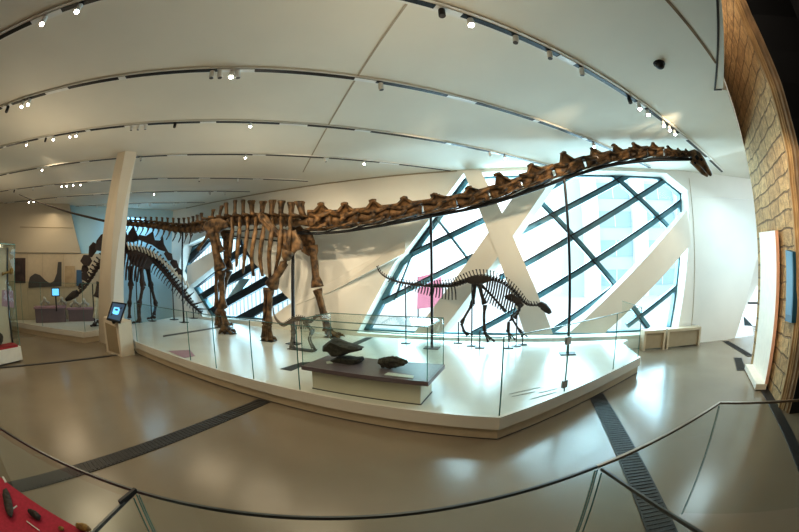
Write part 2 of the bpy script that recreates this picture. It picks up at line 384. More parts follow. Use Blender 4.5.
bars_left = [((184, 292), (246, 247), .26), ((188, 305), (262, 261), .26), ((200, 318), (276, 275), .26), ((230, 324), (294, 291), .26), ((176, 272), (210, 238), .26), ((236, 236), (256, 266), .1)]
window('window_2', left_open, bars_left, (0,), 'mfront')
# white diagonal beams crossing in front of the glass
def beam(quad, name, d=8.50, th=.33, m=None, skew=V()):
    return struct(MB().prism([onw(*p, d) for p in quad], NW * th + skew).build(name, m or M['beam']))
beam([(463, 171), (481, 171), (553, 334), (525, 335)], 'trim_12', 8.47, .5)
beam([(531, 171), (557, 171), (440, 333), (414, 333)], 'trim_13', 8.49, .45, None, EW * .16 - UP * .03)
beam([(687, 210), (691, 244), (605, 333), (569, 333)], 'trim_14', 8.55, .5)
# fold in the wall left of the large window
A, B = onw(405, 240), onw(284, 309)
b_ = MB(); A2, B2 = onw(405, 253, DW - .34), onw(330, 292, DW - .06); A3, B3 = onw(405, 254), onw(330, 293)
b_.add([A, B, B2, A2, B3, A3], [(0, 1, 2, 3), (3, 2, 4, 5), (0, 3, 5), (1, 4, 2)]); struct(b_.build('trim_15', M['wall']))
# pale beams in the left opening
beam([(187, 266), (213, 251), (217, 264), (187, 288)], 'trim_16', 8.8, .4, M['wall'])
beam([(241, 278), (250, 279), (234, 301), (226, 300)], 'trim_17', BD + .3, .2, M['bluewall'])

# ------------------------------------------------------------------ the street outside
struct(MB().prism([W(-60, -1.2, 9.6), W(60, -1.2, 9.6), W(60, -1.2, 90), W(-60, -1.2, 90)], UP * -.1).build('ground', M['street']))
FD = 40.0
ob = empty('office_building', W(30, -1.1, FD), 'pale concrete office block with rows of grey-blue windows across the street', 'building')
MB().box(W(33, 14, FD + 4), 26, 4, 15.2, EW, NW).build('wall', M['spandrel'], ob)
for i in range(7):
    s0 = 9.5 + i * 6.3
    MB().box(W(s0, 14, FD - .4), .95, .4, 15.2, EW, NW).build('pier', M['facade'], ob)
    for k in range(8):
        w = MB().box(W(s0 + 3.15, .9 + k * 3.3, FD - .05), 2.2, .05, .9, EW, NW).build('window', M['owin'], ob)
        bb = MB()
        for j in (0,): bb.box(W(s0 + 3.15 + j, .9 + k * 3.3, FD - .12), .05, .03, .9, EW, NW)
        bb.build('glazing_bar', M['facade'], w)
bn = empty('banner', onw(428, 300, 15.0).xy.to_3d() - UP * 1.2, 'pale pink banner on two posts outside, behind the small skeleton’s tail', 'banner')
MB().prism([onw(*p, 15.0) for p in ((418, 277), (441, 271), (442, 306), (417, 309))], NW * .05).build('cloth', M['banner'], bn)
for px_ in (418, 441):
    p_ = onw(px_, 290, 15.05); MB().tube([V((p_.x, p_.y, -1.2)), p_ + UP * .6], .03, 6).build('post', M['steel'], bn)
cl = empty('clad_building', W(-16, -1.1, 14), 'pale ribbed metal-clad building outside the left window', 'building')
MB().box(W(-16.5, 3, 16.5), 8, 2.4, 4.2, EW, NW).build('wall', M['louvre'], cl)
MB().box(W(-16.5, 7.25, 16.5), 8.2, 2.6, .08, EW, NW).build('roof', M['facade'], cl)

# ------------------------------------------------------------------ plinths and floor grilles
ZP = .33
base = [V((-6.67, 6.87, 0)), V((1.17, 3.84, 0)), V((4.66, 5.53, 0)), V((5.12, 6.86, 0)), V((4.9, 7.25, 0)), W(-12.0, 0, 8.82), V((-9.0, 8.6, 0))]
base[5] = W(-11.9, 0, 8.6); base[4] = W(3.0, 0, 8.44)
pl = empty('display_plinth', (-1, 7, 0), 'large low white plinth carrying the mounted skeletons, pointed corner towards viewer', 'plinth')
def inset(poly, d):
    c = sum(poly, V()) / len(poly); out = []
    n = len(poly)
    for i in range(n):
        p0, p1, p2 = poly[i - 1], poly[i], poly[(i + 1) % n]
        a = (p1 - p0).normalized(); b = (p2 - p1).normalized(); na = V((-a.y, a.x, 0)); nb = V((-b.y, b.x, 0))
        if (c - p1).dot(na) < 0: na = -na
        if (c - p1).dot(nb) < 0: nb = -nb
        m = (na + nb); m = m / max(.3, m.dot(na)); out.append(p1 + m * d)
    return out
MB().prism(base, UP * .16).build('kick', M['cream'], pl)
lip = inset(base, -.035); MB().prism([p + UP * .16 for p in lip], UP * (ZP - .16)).build('deck', M['plinth'], pl)
sh = inset(base, -.005); MB().prism([p + UP * .005 for p in sh], UP * .012).build('shade_strip', M['dgrey'], pl)  # solid dark strip painted as the shade along the plinth's foot
lb = [V((-14.3, 5.93, 0)), V((-9.27, 6.89, 0)), V((-9.12, 7.5, 0)), V((-9.05, 8.55, 0)), V((-10.75, 9.6, 0)), V((-11.5, 9.1, 0))]
lp = empty('display_plinth', (-11, 7.5, 0), 'low white plinth left of the leaning column, beside the tall glass case', 'plinth')
MB().prism(lb, UP * .16).build('kick', M['cream'], lp)
MB().prism([p + UP * .16 for p in inset(lb, -.03)], UP * (ZP - .16)).build('deck', M['plinth'], lp)
# lettering on the plinth deck (two faint lines) and graphics
def decal(pts, z, m, name, label, cat, group=None):
    return tag(MB().prism([atz(*p, z + .002) for p in pts], UP * .004).build(name, m), label, cat, group)
for ((x0, y0), (x1, y1), lb_) in (((509, 394), (541, 387), 'upper left'), ((512, 396.5), (535, 391.5), 'lower left'), ((531, 399), (556, 392), 'lower right'), ((538, 393), (557, 388.5), 'upper right')):
    A, B = atz(x0, y0, ZP + .004), atz(x1, y1, ZP + .004); t = (B - A); n = t.normalized().cross(UP); k = 0; up_ = []; dn = []; tx = MB()
    while k < .97:
        w = random.uniform(.03, .06); P, Q = A + t * k, A + t * min(1, k + w); h = random.uniform(.008, .013)
        tx.prism([P - n * h, Q - n * h, Q + n * h, P + n * h], UP * .002); tx.prism([Q - n * .002, A + t * min(1, k + w + .015) - n * .002, A + t * min(1, k + w + .015) + n * .002, Q + n * .002], UP * .001); k += w + .015
    tag(tx.build('deck_lettering', M['ink']), 'faint grey lettering near the plinth’s pointed corner, %s of four lines' % lb_, 'lettering', 'lettering on the plinth')
decal([(280, 369), (301, 362.5), (313, 362), (291, 371)], ZP, M['dark'], 'deck_strip', 'dark strip let into the plinth left of the low fossil case', 'strip')
decal([(348, 345), (366, 337.5), (373, 337.5), (355, 346)], ZP, M['dark'], 'deck_strip', 'dark strip let into the plinth behind the fossil skull', 'strip')
decal([(163, 335.5), (228, 325.2), (230, 326), (163, 337)], ZP, M['dgrey'], 'deck_strip', 'long thin dark strip across the plinth at the sauropod’s hind foot', 'strip')
decal([(168, 351), (190, 350), (195, 356), (184, 358)], ZP, M['mauve'], 'floor_graphic', 'mauve graphic on the plinth deck left of the hind foot', 'graphic')
def grille(a, b, w, label):
    A, B = V((*a, .004)), V((*b, .004)); t = (B - A); n = t.normalized().cross(UP) * w / 2
    g = empty('floor_grille', (A + B) / 2, label, 'grille')
    MB().prism([A - n, B - n, B + n, A + n], UP * .006).build('frame', M['dark'], g)
    s = MB(); k = .06; L = t.length; d = t.normalized()
    while k < L - .06: s.box(A + d * k + UP * .008, .012, w / 2 - .02, .003, d, n.normalized()); k += .06
    s.build('slats', M['dark'], g)
grille((-2.20, 5.12), (-4.05, .2), .26, 'dark floor grille running from the plinth front to the lower left')
grille((3.22, 4.90), (1.7, .5), .29, 'dark floor grille running from the plinth’s right side under the railing')
grille((-9.4, 1.8), (-7.1, 6.45), .12, 'thin dark floor grille in front of the kiosk at left')
grille((8.95, 6.2), (8.0, 4.55), .22, 'short dark floor grille before the white wall at right')
grille((7.6, 4.75), (6.75, 4.05), .24, 'short dark floor grille tucked behind the white panel’s foot')

# ------------------------------------------------------------------ glass barrier on the plinth
def pane(A, B, z0, z1, label, group='glass panes around the big plinth', m='glass', edge='gedge', post=True):
    A, B = V(A), V(B); t = (B - A).normalized(); n = t.cross(UP) * .006
    g = empty('glass_barrier', (A + B) / 2 + UP * z0, label, 'glass barrier', group)
    a, b = A + t * .006, B - t * .006
    MB().prism([a - n + UP * z0, b - n + UP * z0, b + n + UP * z0, a + n + UP * z0], UP * (z1 - z0)).build('sheet', M[m], g)
    e = MB(); e.prism([a - n * 1.1 + UP * z1, b - n * 1.1 + UP * z1, b + n * 1.1 + UP * z1, a + n * 1.1 + UP * z1], UP * .010)
    if post: e.prism([a - n * 1.1 + UP * z0, a - n * 1.1 + t * .012 + UP * z0, a + n * 1.1 + t * .012 + UP * z0, a + n * 1.1 + UP * z0], UP * (z1 - z0))
    e.build('polished_edge', M[edge], g)
    return g
ZG = 1.31
ed = inset(base, .02)
front = [ed[0]]
for px, py in ((187, 361), (213, 369), (249, 380), (296, 391)):
    q = atz(px, py, ZP); k = (q - ed[0]).dot((ed[1] - ed[0]).normalized()); front.append(ed[0] + (ed[1] - ed[0]).normalized() * k)
front.append(ed[1])
nm = ['first', 'second', 'third', 'fourth', 'fifth', 'sixth']
for i, (a, b) in enumerate(zip(front, front[1:])): pane(a, b, ZP, ZG, 'clear glass pane on the plinth front, %s from the kiosk' % nm[i])
right = [ed[1]]
for px, py in ((565, 392), (614, 370)):
    q = atz(px, py, ZP); k = (q - ed[1]).dot((ed[2] - ed[1]).normalized()); right.append(ed[1] + (ed[2] - ed[1]).normalized() * k)
right.append(ed[2])
for i, (a, b) in enumerate(zip(right, right[1:])):
    g = pane(a, b, ZP, ZG, 'clear glass pane on the plinth’s right side, %s from the pointed corner' % nm[i])
    if i == 1:
        t = (b - a).normalized(); n = t.cross(UP)
        for z in (ZP + .12, ZG - .22): MB().box(a + UP * z, .05, .02, .055, t, n).build('hinge_clamp', M['clamp'], g)
pane(ed[2], ed[3], ZP, ZG, 'clear glass pane closing the plinth’s far right end beside the benches')
for i, (a, b) in enumerate([(V((-14.2, 5.92, 0)), V((-13.0, 6.16, 0))), (V((-13.0, 6.16, 0)), V((-11.6, 6.43, 0))), (V((-11.6, 6.43, 0)), V((-9.3, 6.92, 0))), (V((-9.3, 6.92, 0)), V((-9.1, 8.3, 0)))]):
    pane(a + V((0, .05, 0)), b + V((0, .05, 0)), ZP, 1.75, 'clear glass pane on the left plinth, %s counted from its left end' % nm[i], 'glass panes around the left plinth')

# ------------------------------------------------------------------ leaning column
ct = [atz(117.5, 153.5, CZ), atz(125.5, 150.8, CZ), atz(137, 152, CZ)]
cb = [atz(99.5, 342, 0), atz(113, 347, 0), atz(126, 342, 0)]
ct.append(ct[0] + ct[2] - ct[1]); cb.append(cb[0] + cb[2] - cb[1])
b_ = MB(); b_.add(cb + ct, [(0, 1, 2, 3), (4, 5, 6, 7)] + [(i, (i + 1) % 4, 4 + (i + 1) % 4, 4 + i) for i in range(4)])
tag(b_.build('leaning_column', M['column']), 'square white structural column leaning over behind the kiosk', 'column')
# ------------------------------------------------------------------ kiosk
kA, kB, kC = atz(107, 352, 0), atz(122, 357, 0), atz(136.5, 354, 0)
kC = kB.lerp(kC, .88); kD = kA + (kC - kB) * .7
k = empty('information_kiosk', (kA + kC) / 2, 'cream pedestal kiosk with a tilted touch screen at the plinth’s left end', 'kiosk')
kz = [.86, .80, .86, .92]
MB().add([kA, kB, kC, kD] + [p + UP * z for p, z in zip((kA, kB, kC, kD), (.93, .84, .88, .96))], [(0, 1, 2, 3), (4, 5, 6, 7), (0, 1, 5, 4), (1, 2, 6, 5), (2, 3, 7, 6), (3, 0, 4, 7)]).build('pedestal', M['column'], k)
t = (kB - kA).normalized(); n = t.cross(UP)
MB().prism([kA + t * .14 + n * .01 + UP * .06, kB - t * .1 + n * .01 + UP * .06, kB - t * .14 + n * .01 + UP * .74, kA + t * .1 + n * .01 + UP * .8], n * -.05).build('recess_shade_panel', M['creamd'], k)  # raised darker panel, the shade of a recess put into its colour
sc_c = dist(117, 312.5, 9.25)
q = [dist(*p, 9.45 - dd_) for p, dd_ in (((112, 301.5), 0), ((127, 303.5), 0), ((120.5, 323), .28), ((106.5, 319), .28))]
nr = (q[1] - q[0]).cross(q[2] - q[0]).normalized()
if nr.dot(CAM - q[0]) < 0: nr = -nr
hs = MB().prism(q, -nr * .05).build('screen_housing', M['black'], k)
def inner(q, a, b, c, d): return [q[0].lerp(q[1], u).lerp(q[3].lerp(q[2], u), v) for u, v in ((a, c), (b, c), (b, d), (a, d))]
MB().prism([p + nr * .003 for p in inner(q, .1, .9, .08, .92)], nr * .004).build('screen', M['screen'], hs)
b_ = MB()
for a in ((.3, .62, .28, .36), (.26, .36, .3, .62), (.56, .68, .34, .62), (.3, .64, .46, .66)): b_.prism([p + nr * .008 for p in inner(q, *a)], nr * .003)
b_.build('screen_picture', M['blue'], hs)
MB().tube([(q[2] + q[3]) / 2 - nr * .06, (kA + kC) / 2 + UP * .85], .05, 6).build('neck', M['black'], k)

# ------------------------------------------------------------------ low fossil case
u = V((.934, -.357, 0)); v = V((.357, .934, 0))
fc0 = V((-1.46, 4.93, 0))
fc = empty('fossil_display_case', fc0 + u * .95 + v * .4 + UP * ZP, 'low fossil case with cream base, mauve top and glass hood on the plinth front', 'display case')
def rect(o, a0, a1, b0, b1, z): return [o + u * a + v * b + UP * z for a, b in ((a0, b0), (a1, b0), (a1, b1), (a0, b1))]
MB().prism(rect(fc0, .12, 1.80, .10, .62, ZP), UP * .31).build('base', M['column'], fc)
MB().prism(rect(fc0, 0, 1.93, 0, .86, .64), UP * .06).build('tabletop', M['purple'], fc)
MB().prism(rect(fc0, .11, 1.81, .09, .63, ZP), UP * .012).build('shade_strip', M['dgrey'], fc)  # dark strip painted as the shade line under the case base
hd = MB()
hz = 1.39
R4 = rect(fc0, .02, 1.91, .02, .84, .70)
for i in range(4):
    a, b = R4[i], R4[(i + 1) % 4]; t = (b - a).normalized(); n = t.cross(UP) * .008; hd.prism([a, b, b - n, a - n], UP * (hz - .70))
hd.prism([p + UP * (hz - .70) for p in R4], UP * .01)
ho = hd.build('glass_hood', M['glass'], fc)
for i in range(4):
    a, b = R4[i], R4[(i + 1) % 4]; MB().tube([a, a + UP * (hz - .70)], .006, 4).build('hood_edge', M['gedge'], ho); MB().tube([a + UP * (hz - .69), b + UP * (hz - .69)], .007, 4).build('hood_edge', M['gedge'], ho)
# fossil skull
zt = .705
sk = empty('fossil_skull', atz(343, 362, zt), 'dark brown fossil skull with gaping jaws inside the low glass case', 'fossil')
pc = atz(343, 361, zt); D0 = pc.dot(v)
def onc(px, py, d=D0): q = ray(px, py); return CAM + q * (d / q.dot(v))
prof = [(324.5, 345), (328, 340.5), (334, 338.5), (340, 341), (347, 343.5), (354, 345.5), (361.5, 348), (361, 350), (352, 352.5), (345, 355), (339, 356.5), (334, 355.5), (329, 351), (325, 350)]
b_ = MB(); 
for sd_, w in ((-.16, .72), (-.08, .95), (0, 1.0), (.08, .95), (.16, .72)):
    c0 = onc(342, 348)
    b_.v += [c0 + (onc(*p) - c0) * w * random.uniform(.88, 1.1) + v * sd_ for p in prof]
n = len(prof)
for r in range(4):
    for i in range(n): b_.f.append((r * n + i, r * n + (i + 1) % n, (r + 1) * n + (i + 1) % n, (r + 1) * n + i))
b_.f += [tuple(range(n)), tuple(range(4 * n, 5 * n))[::-1]]
b_.build('cranium', M['fossil'], sk)
jp = [(332, 360), (339, 356), (346, 356.5), (354, 358), (362.5, 357.5), (362, 360.5), (358, 363.5), (348, 363.5), (339, 361.5)]
b_ = MB()
for sd_, w in ((-.13, .8), (-.05, 1), (.05, 1), (.13, .8)):
    c0 = onc(349, 360); b_.v += [c0 + (onc(*p) - c0) * w * random.uniform(.87, 1.1) + v * sd_ for p in jp]
n = len(jp)
for r in range(3):
    for i in range(n): b_.f.append((r * n + i, r * n + (i + 1) % n, (r + 1) * n + (i + 1) % n, (r + 1) * n + i))
b_.f += [tuple(range(n)), tuple(range(3 * n, 4 * n))[::-1]]
b_.build('lower_jaw', M['fossil'], sk)
b_ = MB(); b_.prism([onc(*p) - v * .15 + UP * .0 for p in ((331, 363), (361, 364.5))] + [onc(361, 364.5) + v * .15, onc(331, 363) + v * .15], UP * -.02)
b_.build('clear_stand', M['label'], sk)
fb = empty('fossil_bone', atz(392, 369, zt), 'small lumpy dark fossil bone at the right end of the low case', 'fossil')
b_ = MB(); cc = atz(392, 368.5, zt)
b_.blob(cc + UP * .10, .17, .10, .075, u, v, UP, .24, 12, 8); b_.blob(cc + u * .13 + UP * .11, .10, .08, .06, u, v, UP, .25); b_.blob(cc - u * .12 + UP * .08, .08, .09, .08, u, v, UP, .25)
b_.blob(cc - u * .04 + UP * .045, .06, .07, .05, u, v, UP, .1)
b_.build('mass', M['fossil'], fb)
for pts, lb_ in (([(388, 372.5), (414, 376), (413, 378.5), (384, 375)], 'white caption card in front of the small fossil bone'), ([(326, 362), (331, 361), (333, 363.5), (327, 364)], 'small white caption card beside the fossil skull')):
    tag(MB().prism([atz(*p, .702) for p in pts], UP * .006).build('caption_card', M['label']), lb_, 'card', 'caption cards in the low case')

# ------------------------------------------------------------------ skeleton tools
def vert(root, P, f, R, L, top, tp=0, rib=0, crest=False, bif=0, chev=0, m='bone', name='vertebra', lean=.25, jit=.10):
    f = f.normalized(); s = f.cross(UP).normalized(); up = s.cross(f).normalized()
    b = MB()
    wst = .52 if crest else .68
    b.tube([P + f * (L * k) for k in (-.5, -.42, -.15, .1, .38, .48)], [R * .85, R * (.86 if crest else 1.02), R * wst, R * wst, R * (.82 if crest else .95), R * .7], 8, 1, up, jit)
    if crest:
        pk = P + up * top - f * (L * random.uniform(.02, .16))
        prof_ = [(-.46, .5), (-.50, 1.05), (-.30, 1.15), (-.16, top / R * .97), (.0, top / R), (.16, 1.3), (.40, 1.0), (.46, .5)]
        b.prism([P + f * (L * a * random.uniform(.9, 1.1)) + up * (R * h * random.uniform(.94, 1.04)) - s * (R * .10) for a, h in prof_], s * (R * .20))
        b.tube([pk - f * L * .12 - up * R * .1, pk, pk + f * L * .10 - up * R * .05], [R * .24, R * .30, R * .2], 6, 1.3, None, .2)
        for sg in (-1, 1):
            w = s * sg * R
            b.tube([pk, P + w * .45 + up * R * 1.05 + f * L * .22, P + w * .85 + up * R * .85 + f * L * .58], [R * .20, R * .24, R * .30], 6, 1, None, .15)
            b.tube([pk, P + w * .55 + up * R * 1.1 - f * L * .25, P + w * .75 + up * R * 1.0 - f * L * .52], [R * .20, R * .22, R * .30], 6, 1, None, .15)
            b.tube([P + w * .80 + up * R * .9 + f * L * .55, P + w * 1.05 + up * R * .35 + f * L * .05, P + w * .80 + up * R * .8 - f * L * .5], [R * .22, R * .34, R * .22], 6, 1, None, .2)
            b.tube([P + w * .5 + up * R * .3, P + w * 1.15 + up * R * .1 + f * L * .02, P + w * 1.25 - up * R * .5 - f * L * .12], [R * .42, R * .34, R * .2], 6, 1, None, .2)
            b.tube([P + w * .95 - up * R * .50 + f * L * .38, P + w * .9 - up * R * .85, P + w * .75 - up * R * .98 - f * L * .75], [R * .24, R * .24, R * .07], 5, 1, None, .15)
            b.tube([P + w * .5 - up * R * .4 + f * L * .3, P + w * .95 - up * R * .6 + f * L * .3], [R * .3, R * .26], 5)
    else:
        b.tube([P + up * R * .5, P + up * R * 1.35], [R * .62, R * .42], 6, .8, f, jit)
        tops = ((0, 1),) if not bif else ((-bif, 1), (bif, .96))
        for sx, hh in tops:
            q0 = P + up * R * 1.0; q1 = P + up * top * hh - f * (L * lean) + s * sx
            hw = L * .20
            vs = []
            for t, w, th in ((0, 1.25, .34), (.35, .85, .24), (.75, .9, .24), (.93, 1.25, .36), (1, .95, .30)):
                c = q0.lerp(q1, t); a = hw * w * random.uniform(.9, 1.1); h = R * th
                vs += [c + f * a + s * h * .4, c + f * a * .5 + s * h, c - f * a * .5 + s * h, c - f * a + s * h * .4, c - f * a - s * h * .4, c - f * a * .5 - s * h, c + f * a * .5 - s * h, c + f * a - s * h * .4]
            fs = [tuple(range(8)), tuple(range(32, 40))[::-1]]
            for i in range(4):
                for k in range(8): fs.append((i * 8 + k, i * 8 + (k + 1) % 8, (i + 1) * 8 + (k + 1) % 8, (i + 1) * 8 + k))
            b.add(vs, fs)
        if tp:
            for sg in (-1, 1):
                b.tube([P + s * sg * R * .5 + up * R * .9, P + s * sg * tp * .6 + up * (R * 1.2), P + s * sg * tp + up * (R * 1.15) - f * L * .1], [R * .42, R * .26, R * .32], 6, 1, None, .12)
        for sg in (-1, 1):
            b.tube([P + up * R * 1.2 + s * sg * R * .3, P + up * R * 1.25 + s * sg * R * .35 + f * L * .6], [R * .28, R * .18], 5)
    if chev:
        q = P - up * R * .9 - f * L * .4
        for sg in (-1, 1): b.tube([q + s * sg * R * .35, q - up * chev * .45 - f * L * .1, q - up * chev - f * L * .45], [max(R * .2, .016), max(R * .18, .015), max(R * .14, .012)], 5)
    return b.build(name, M[m], root, True)
def rib(root, pts, r, m='bone', fl=1.0):
    b = MB(); Q = smooth([V(p) for p in pts], 10); n = len(Q)
    b.tube(Q, [r * (1.35 - .5 * abs(i / (n - 1) - .2)) * (.8 if i == n - 1 else 1) for i in range(n)], 6, fl, None, .08)
    return b.build('rib', M[m], root, True)
def bone(root, name, pts, r, m='bone', ends=1.5, flat=1, ref=None, seg=9):
    return MB().bone(pts, r, seg, ends, .09, flat, ref).build(name, M[m], root, True)
def blade(root, name, pts, off, m='bone'): return MB().prism(pts, off).build(name, M[m], root)
def blade_soft(root, name, pts, off, m='bone', infl=.12):   # plate with a pillowed section
    pts = [V(p) for p in pts]; off = V(off); c = sum(pts, V()) / len(pts); b = MB(); n = len(pts); L = [(0, .88), (.22, 1), (.78, 1), (1, .88)]
    for t, w in L: b.v += [c + (p - c) * w * random.uniform(.985, 1.015) + off * (t - .5) for p in pts]
    for r in range(3):
        for i in range(n): b.f.append((r * n + i, r * n + (i + 1) % n, (r + 1) * n + (i + 1) % n, (r + 1) * n + i))
    b.v += [c - off * (.5 + infl), c + off * (.5 + infl)]; k = len(b.v)
    for i in range(n): b.f.append((k - 2, i, (i + 1) % n)); b.f.append((k - 1, 3 * n + (i + 1) % n, 3 * n + i))
    return b.build(name, M[m], root)
def foot(root, name, P, f, r, toes=5, spread=1.1, m='bone', L=1.0, drop=None):
    f = V((f.x, f.y, 0)).normalized(); s = f.cross(UP)
    z0 = ZP + .012
    b0 = MB(); b0.blob(V((P.x, P.y, (P.z + z0) / 2 + r * .1)), r * .75, r * .75, max(.01, (P.z - z0) / 2 * .95), f, s, UP, .1); pad = b0.build(name, M[m], root, True)
    for k in range(toes):
        b = MB()
        a = (k - (toes - 1) / 2) / max(1, (toes - 1) / 2) * spread
        d = f * math.cos(a) + s * math.sin(a); ll = L * (1 - .18 * abs(a))
        q0 = P + d * r * .5; q1 = V((P + d * ll * .55).to_tuple()); q1.z = z0 + (P.z - z0) * .40; q2 = P + d * ll * .85; q2.z = z0 + r * .34; q3 = P + d * ll * 1.15; q3.z = z0 + r * .05
        b.bone([q0, q1], r * .34, 6, 1.35, .1); b.bone([q1, q2], r * .28, 6, 1.4, .1); b.tube([q2, q2.lerp(q3, .5) + UP * r * .12, q3], [r * .3, r * .24, r * .06], 6)
        b.build('toe', M[m], pad, True)
    return pad
def stand(root, x, top, r=.022, pl=.13, name='support_post'):
    g = MB(); g.tube([V((x.x, x.y, ZP + .012)), top], r, 8); o = g.build(name, M['black'], root)
    MB().box(V((x.x, x.y, ZP + .010)), pl, pl * .7, .009, EW, NW).build('base_plate', M['black'], o)
    return o

# ------------------------------------------------------------------ the great sauropod
DB = 7.55
baro = empty('sauropod_skeleton', onw(250, 335, DB).xy.to_3d() + UP * ZP, 'huge brown long-necked dinosaur skeleton, neck stretched right to the ceiling', 'dinosaur skeleton')
# neck: (px, centre y, top y, bottom y, depth of the plane)
neck = [(687, 154.5, 149.5, 158, 6.55), (679.5, 154.5, 149, 158.5, 6.60), (670.5, 154, 146.5, 158.5, 6.64), (655.5, 153, 143.5, 159, 6.70), (638.5, 154, 143.5, 161, 6.77), (620, 156.5, 144.5, 163, 6.85),
    (598.5, 161, 147.5, 168.5, 6.98), (570, 168.5, 152, 177, 7.12), (538, 178.5, 163.5, 188, 7.25), (506.5, 189.5, 171.5, 198, 7.35), (474, 199.5, 186.5, 207.5, 7.45), (441, 206, 193.5, 214, 7.5),
    (407, 211.5, 197.5, 220, 7.52), (376, 216, 200, 225, 7.53), (347, 219.5, 203.5, 229, 7.54), (322, 221, 204, 231.5, 7.55)]
NP = [onw(a, b, d) for a, b, t_, bo, d in neck]
ext = [NP[0] + (NP[0] - NP[1])] + NP + [onw(302, 222, DB)]
for i, (a, b, t_, bo, d) in enumerate(neck):
    P = NP[i]; f = ext[i] - ext[i + 2]; L = f.length / 2; k = mpp(P)
    R = (bo - b) * k * (.72 if a > 500 else .82); vert(baro, P, f, R, L * .96, (b - t_) * k * 1.02, crest=True, m='bone2', name='cervical_vertebra', jit=.14)
# carrying rail under the neck
rl = []
for (px, py, d) in ((693, 159.3, 6.52), (672, 159.5, 6.63), (655, 160, 6.70), (638, 161.5, 6.77), (620, 163.7, 6.85), (598, 168.5, 6.98), (570, 177, 7.12), (538, 188.5, 7.25), (506, 199, 7.35), (474, 208, 7.45), (441, 214.5, 7.5), (407, 221, 7.52), (376, 226.5, 7.53), (347, 231, 7.54), (320, 233.5, 7.55), (296, 233, 7.55)):
    rl.append(onw(px, py, d))
MB().tube(smooth(rl, 48), .035, 6).build('neck_rail', M['black'], baro, True)
for P, Q in list(zip(NP, rl[1:])): MB().tube([P - UP * .03, Q], .02, 5).build('rail_bracket', M['black'], baro)
# skull
sp = [((690.5, 155, 4.5), 0), ((694.5, 155.5, 6.3), 0), ((698, 157.5, 6.4), 0), ((701.5, 161.5, 5.4), 0), ((704.5, 165.5, 4.2), 0), ((707.5, 170, 3.4), 0), ((710, 173.5, 2.8), 0), ((711.5, 175, 1.6), 0)]
pts = [onw(a, b, 6.52) for (a, b, r), _ in sp]; rr = [r * mpp(p) for ((a, b, r), _), p in zip(sp, pts)]
sk = MB().tube(pts, rr, 10, .62, None, .05).build('skull', M['bone2'], baro, True)
b_ = MB(); b_.tube([onw(*p, 6.52) for p in ((691, 161), (697, 166.5), (703, 172.5), (707.5, 176))], [.05, .065, .06, .03], 8, .9); b_.build('lower_jaw', M['bone'], sk, True)
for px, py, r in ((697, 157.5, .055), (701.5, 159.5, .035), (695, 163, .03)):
    p = onw(px, py, 6.40); b_ = MB(); b_.blob(p, r, .03, r, EW, NW); b_.build('opening_shade', M['void'], sk, True)  # solid black blobs drawn as the shade inside the openings
# trunk
trunk = [(303, 222.5, 200, 8), (290.5, 222, 201.5, 8), (280, 221.5, 200.5, 8), (270.5, 221, 199, 8), (261, 221, 200.5, 8), (252, 221.5, 199.5, 8), (243, 222, 199.5, 8), (234.5, 222.5, 199.5, 8), (226.5, 223.5, 202, 8), (218.5, 224.5, 206, 8), (211.5, 225.5, 209.5, 8)]
TP = [onw(a, b, DB) for a, b, t_, r in trunk]; ext = [onw(322, 221, DB)] + TP + [onw(205, 227, DB)]
for i, (a, b, t_, r) in enumerate(trunk):
    P = TP[i]; f = ext[i] - ext[i + 2]; L = f.length / 2; k = mpp(P)
    vert(baro, P, f, 4.9 * k, L * .98, (b - t_) * k * random.uniform(.97, 1.03), tp=.42, bif=.07 if i < 6 else 0, name='dorsal_vertebra' if i < 8 else 'sacral_vertebra', lean=random.uniform(-.1, .75) if i < 5 else random.uniform(-.35, .3), jit=.2)
# tail
tl = [(205, 227, 7.55), (192, 229.5, 7.6), (180, 229.5, 7.5), (168, 228, 7.25), (155, 226, 6.95), (142, 224.8, 6.6), (130, 223.8, 6.25), (119, 223, 5.9)]
TL = [onw(a, b, d) for a, b, d in tl]; whip = [dist(*p) for p in ((108, 221.8, 11.0), (90, 217.5, 10.8), (72, 213, 10.5), (58, 208.5, 10.2), (45, 204.3, 9.9), (32, 200, 9.7), (19, 194.5, 9.5))]
path = smooth(TL + whip[:1], 200); acc = [0]
for a, b in zip(path, path[1:]): acc.append(acc[-1] + (b - a).length)
tot = acc[-1]; sdist = .05; nv = 0
def at_len(x):
    for i in range(len(acc) - 1):
        if acc[i + 1] >= x: return path[i].lerp(path[i + 1], (x - acc[i]) / max(1e-6, acc[i + 1] - acc[i])), (path[i] - path[i + 1])
    return path[-1], path[-2] - path[-1]
while sdist < tot - .1 and nv < 40:
    t = sdist / tot; L = .27 - .10 * t; P, f = at_len(sdist + L / 2)
    vert(baro, P, f, .125 * (1 - t) ** .8 + .035, L * .97, .42 * (1 - t) ** 1.3 + .075, tp=.24 * (1 - t) + .02, chev=.30 * (1 - t) + .06 if nv > 1 else 0, name='caudal_vertebra', jit=.1); sdist += L; nv += 1
Q = smooth([path[-3]] + whip, 30); MB().tube(Q, [.042 - .034 * i / 29 for i in range(30)], 6).build('tail_whip', M['sbone'], baro, True)
# pelvis, near side and far side
for dz in (-.42, .42):
    d = DB + dz; H = lambda x, y: onw(x, y, d)
    ih = blade_soft(baro, 'ilium', [H(x, y) for x, y in ((203, 229), (206, 222.5), (213, 219), (221, 218.5), (228, 222), (229, 227), (223, 230), (218, 233), (213, 236), (208, 233))], NW * .14)
    bone(baro, 'pubis', [H(216, 234), H(219, 243), H(222, 251)], .075); bone(baro, 'ischium', [H(209, 234), H(203, 243), H(198, 250)], .06)
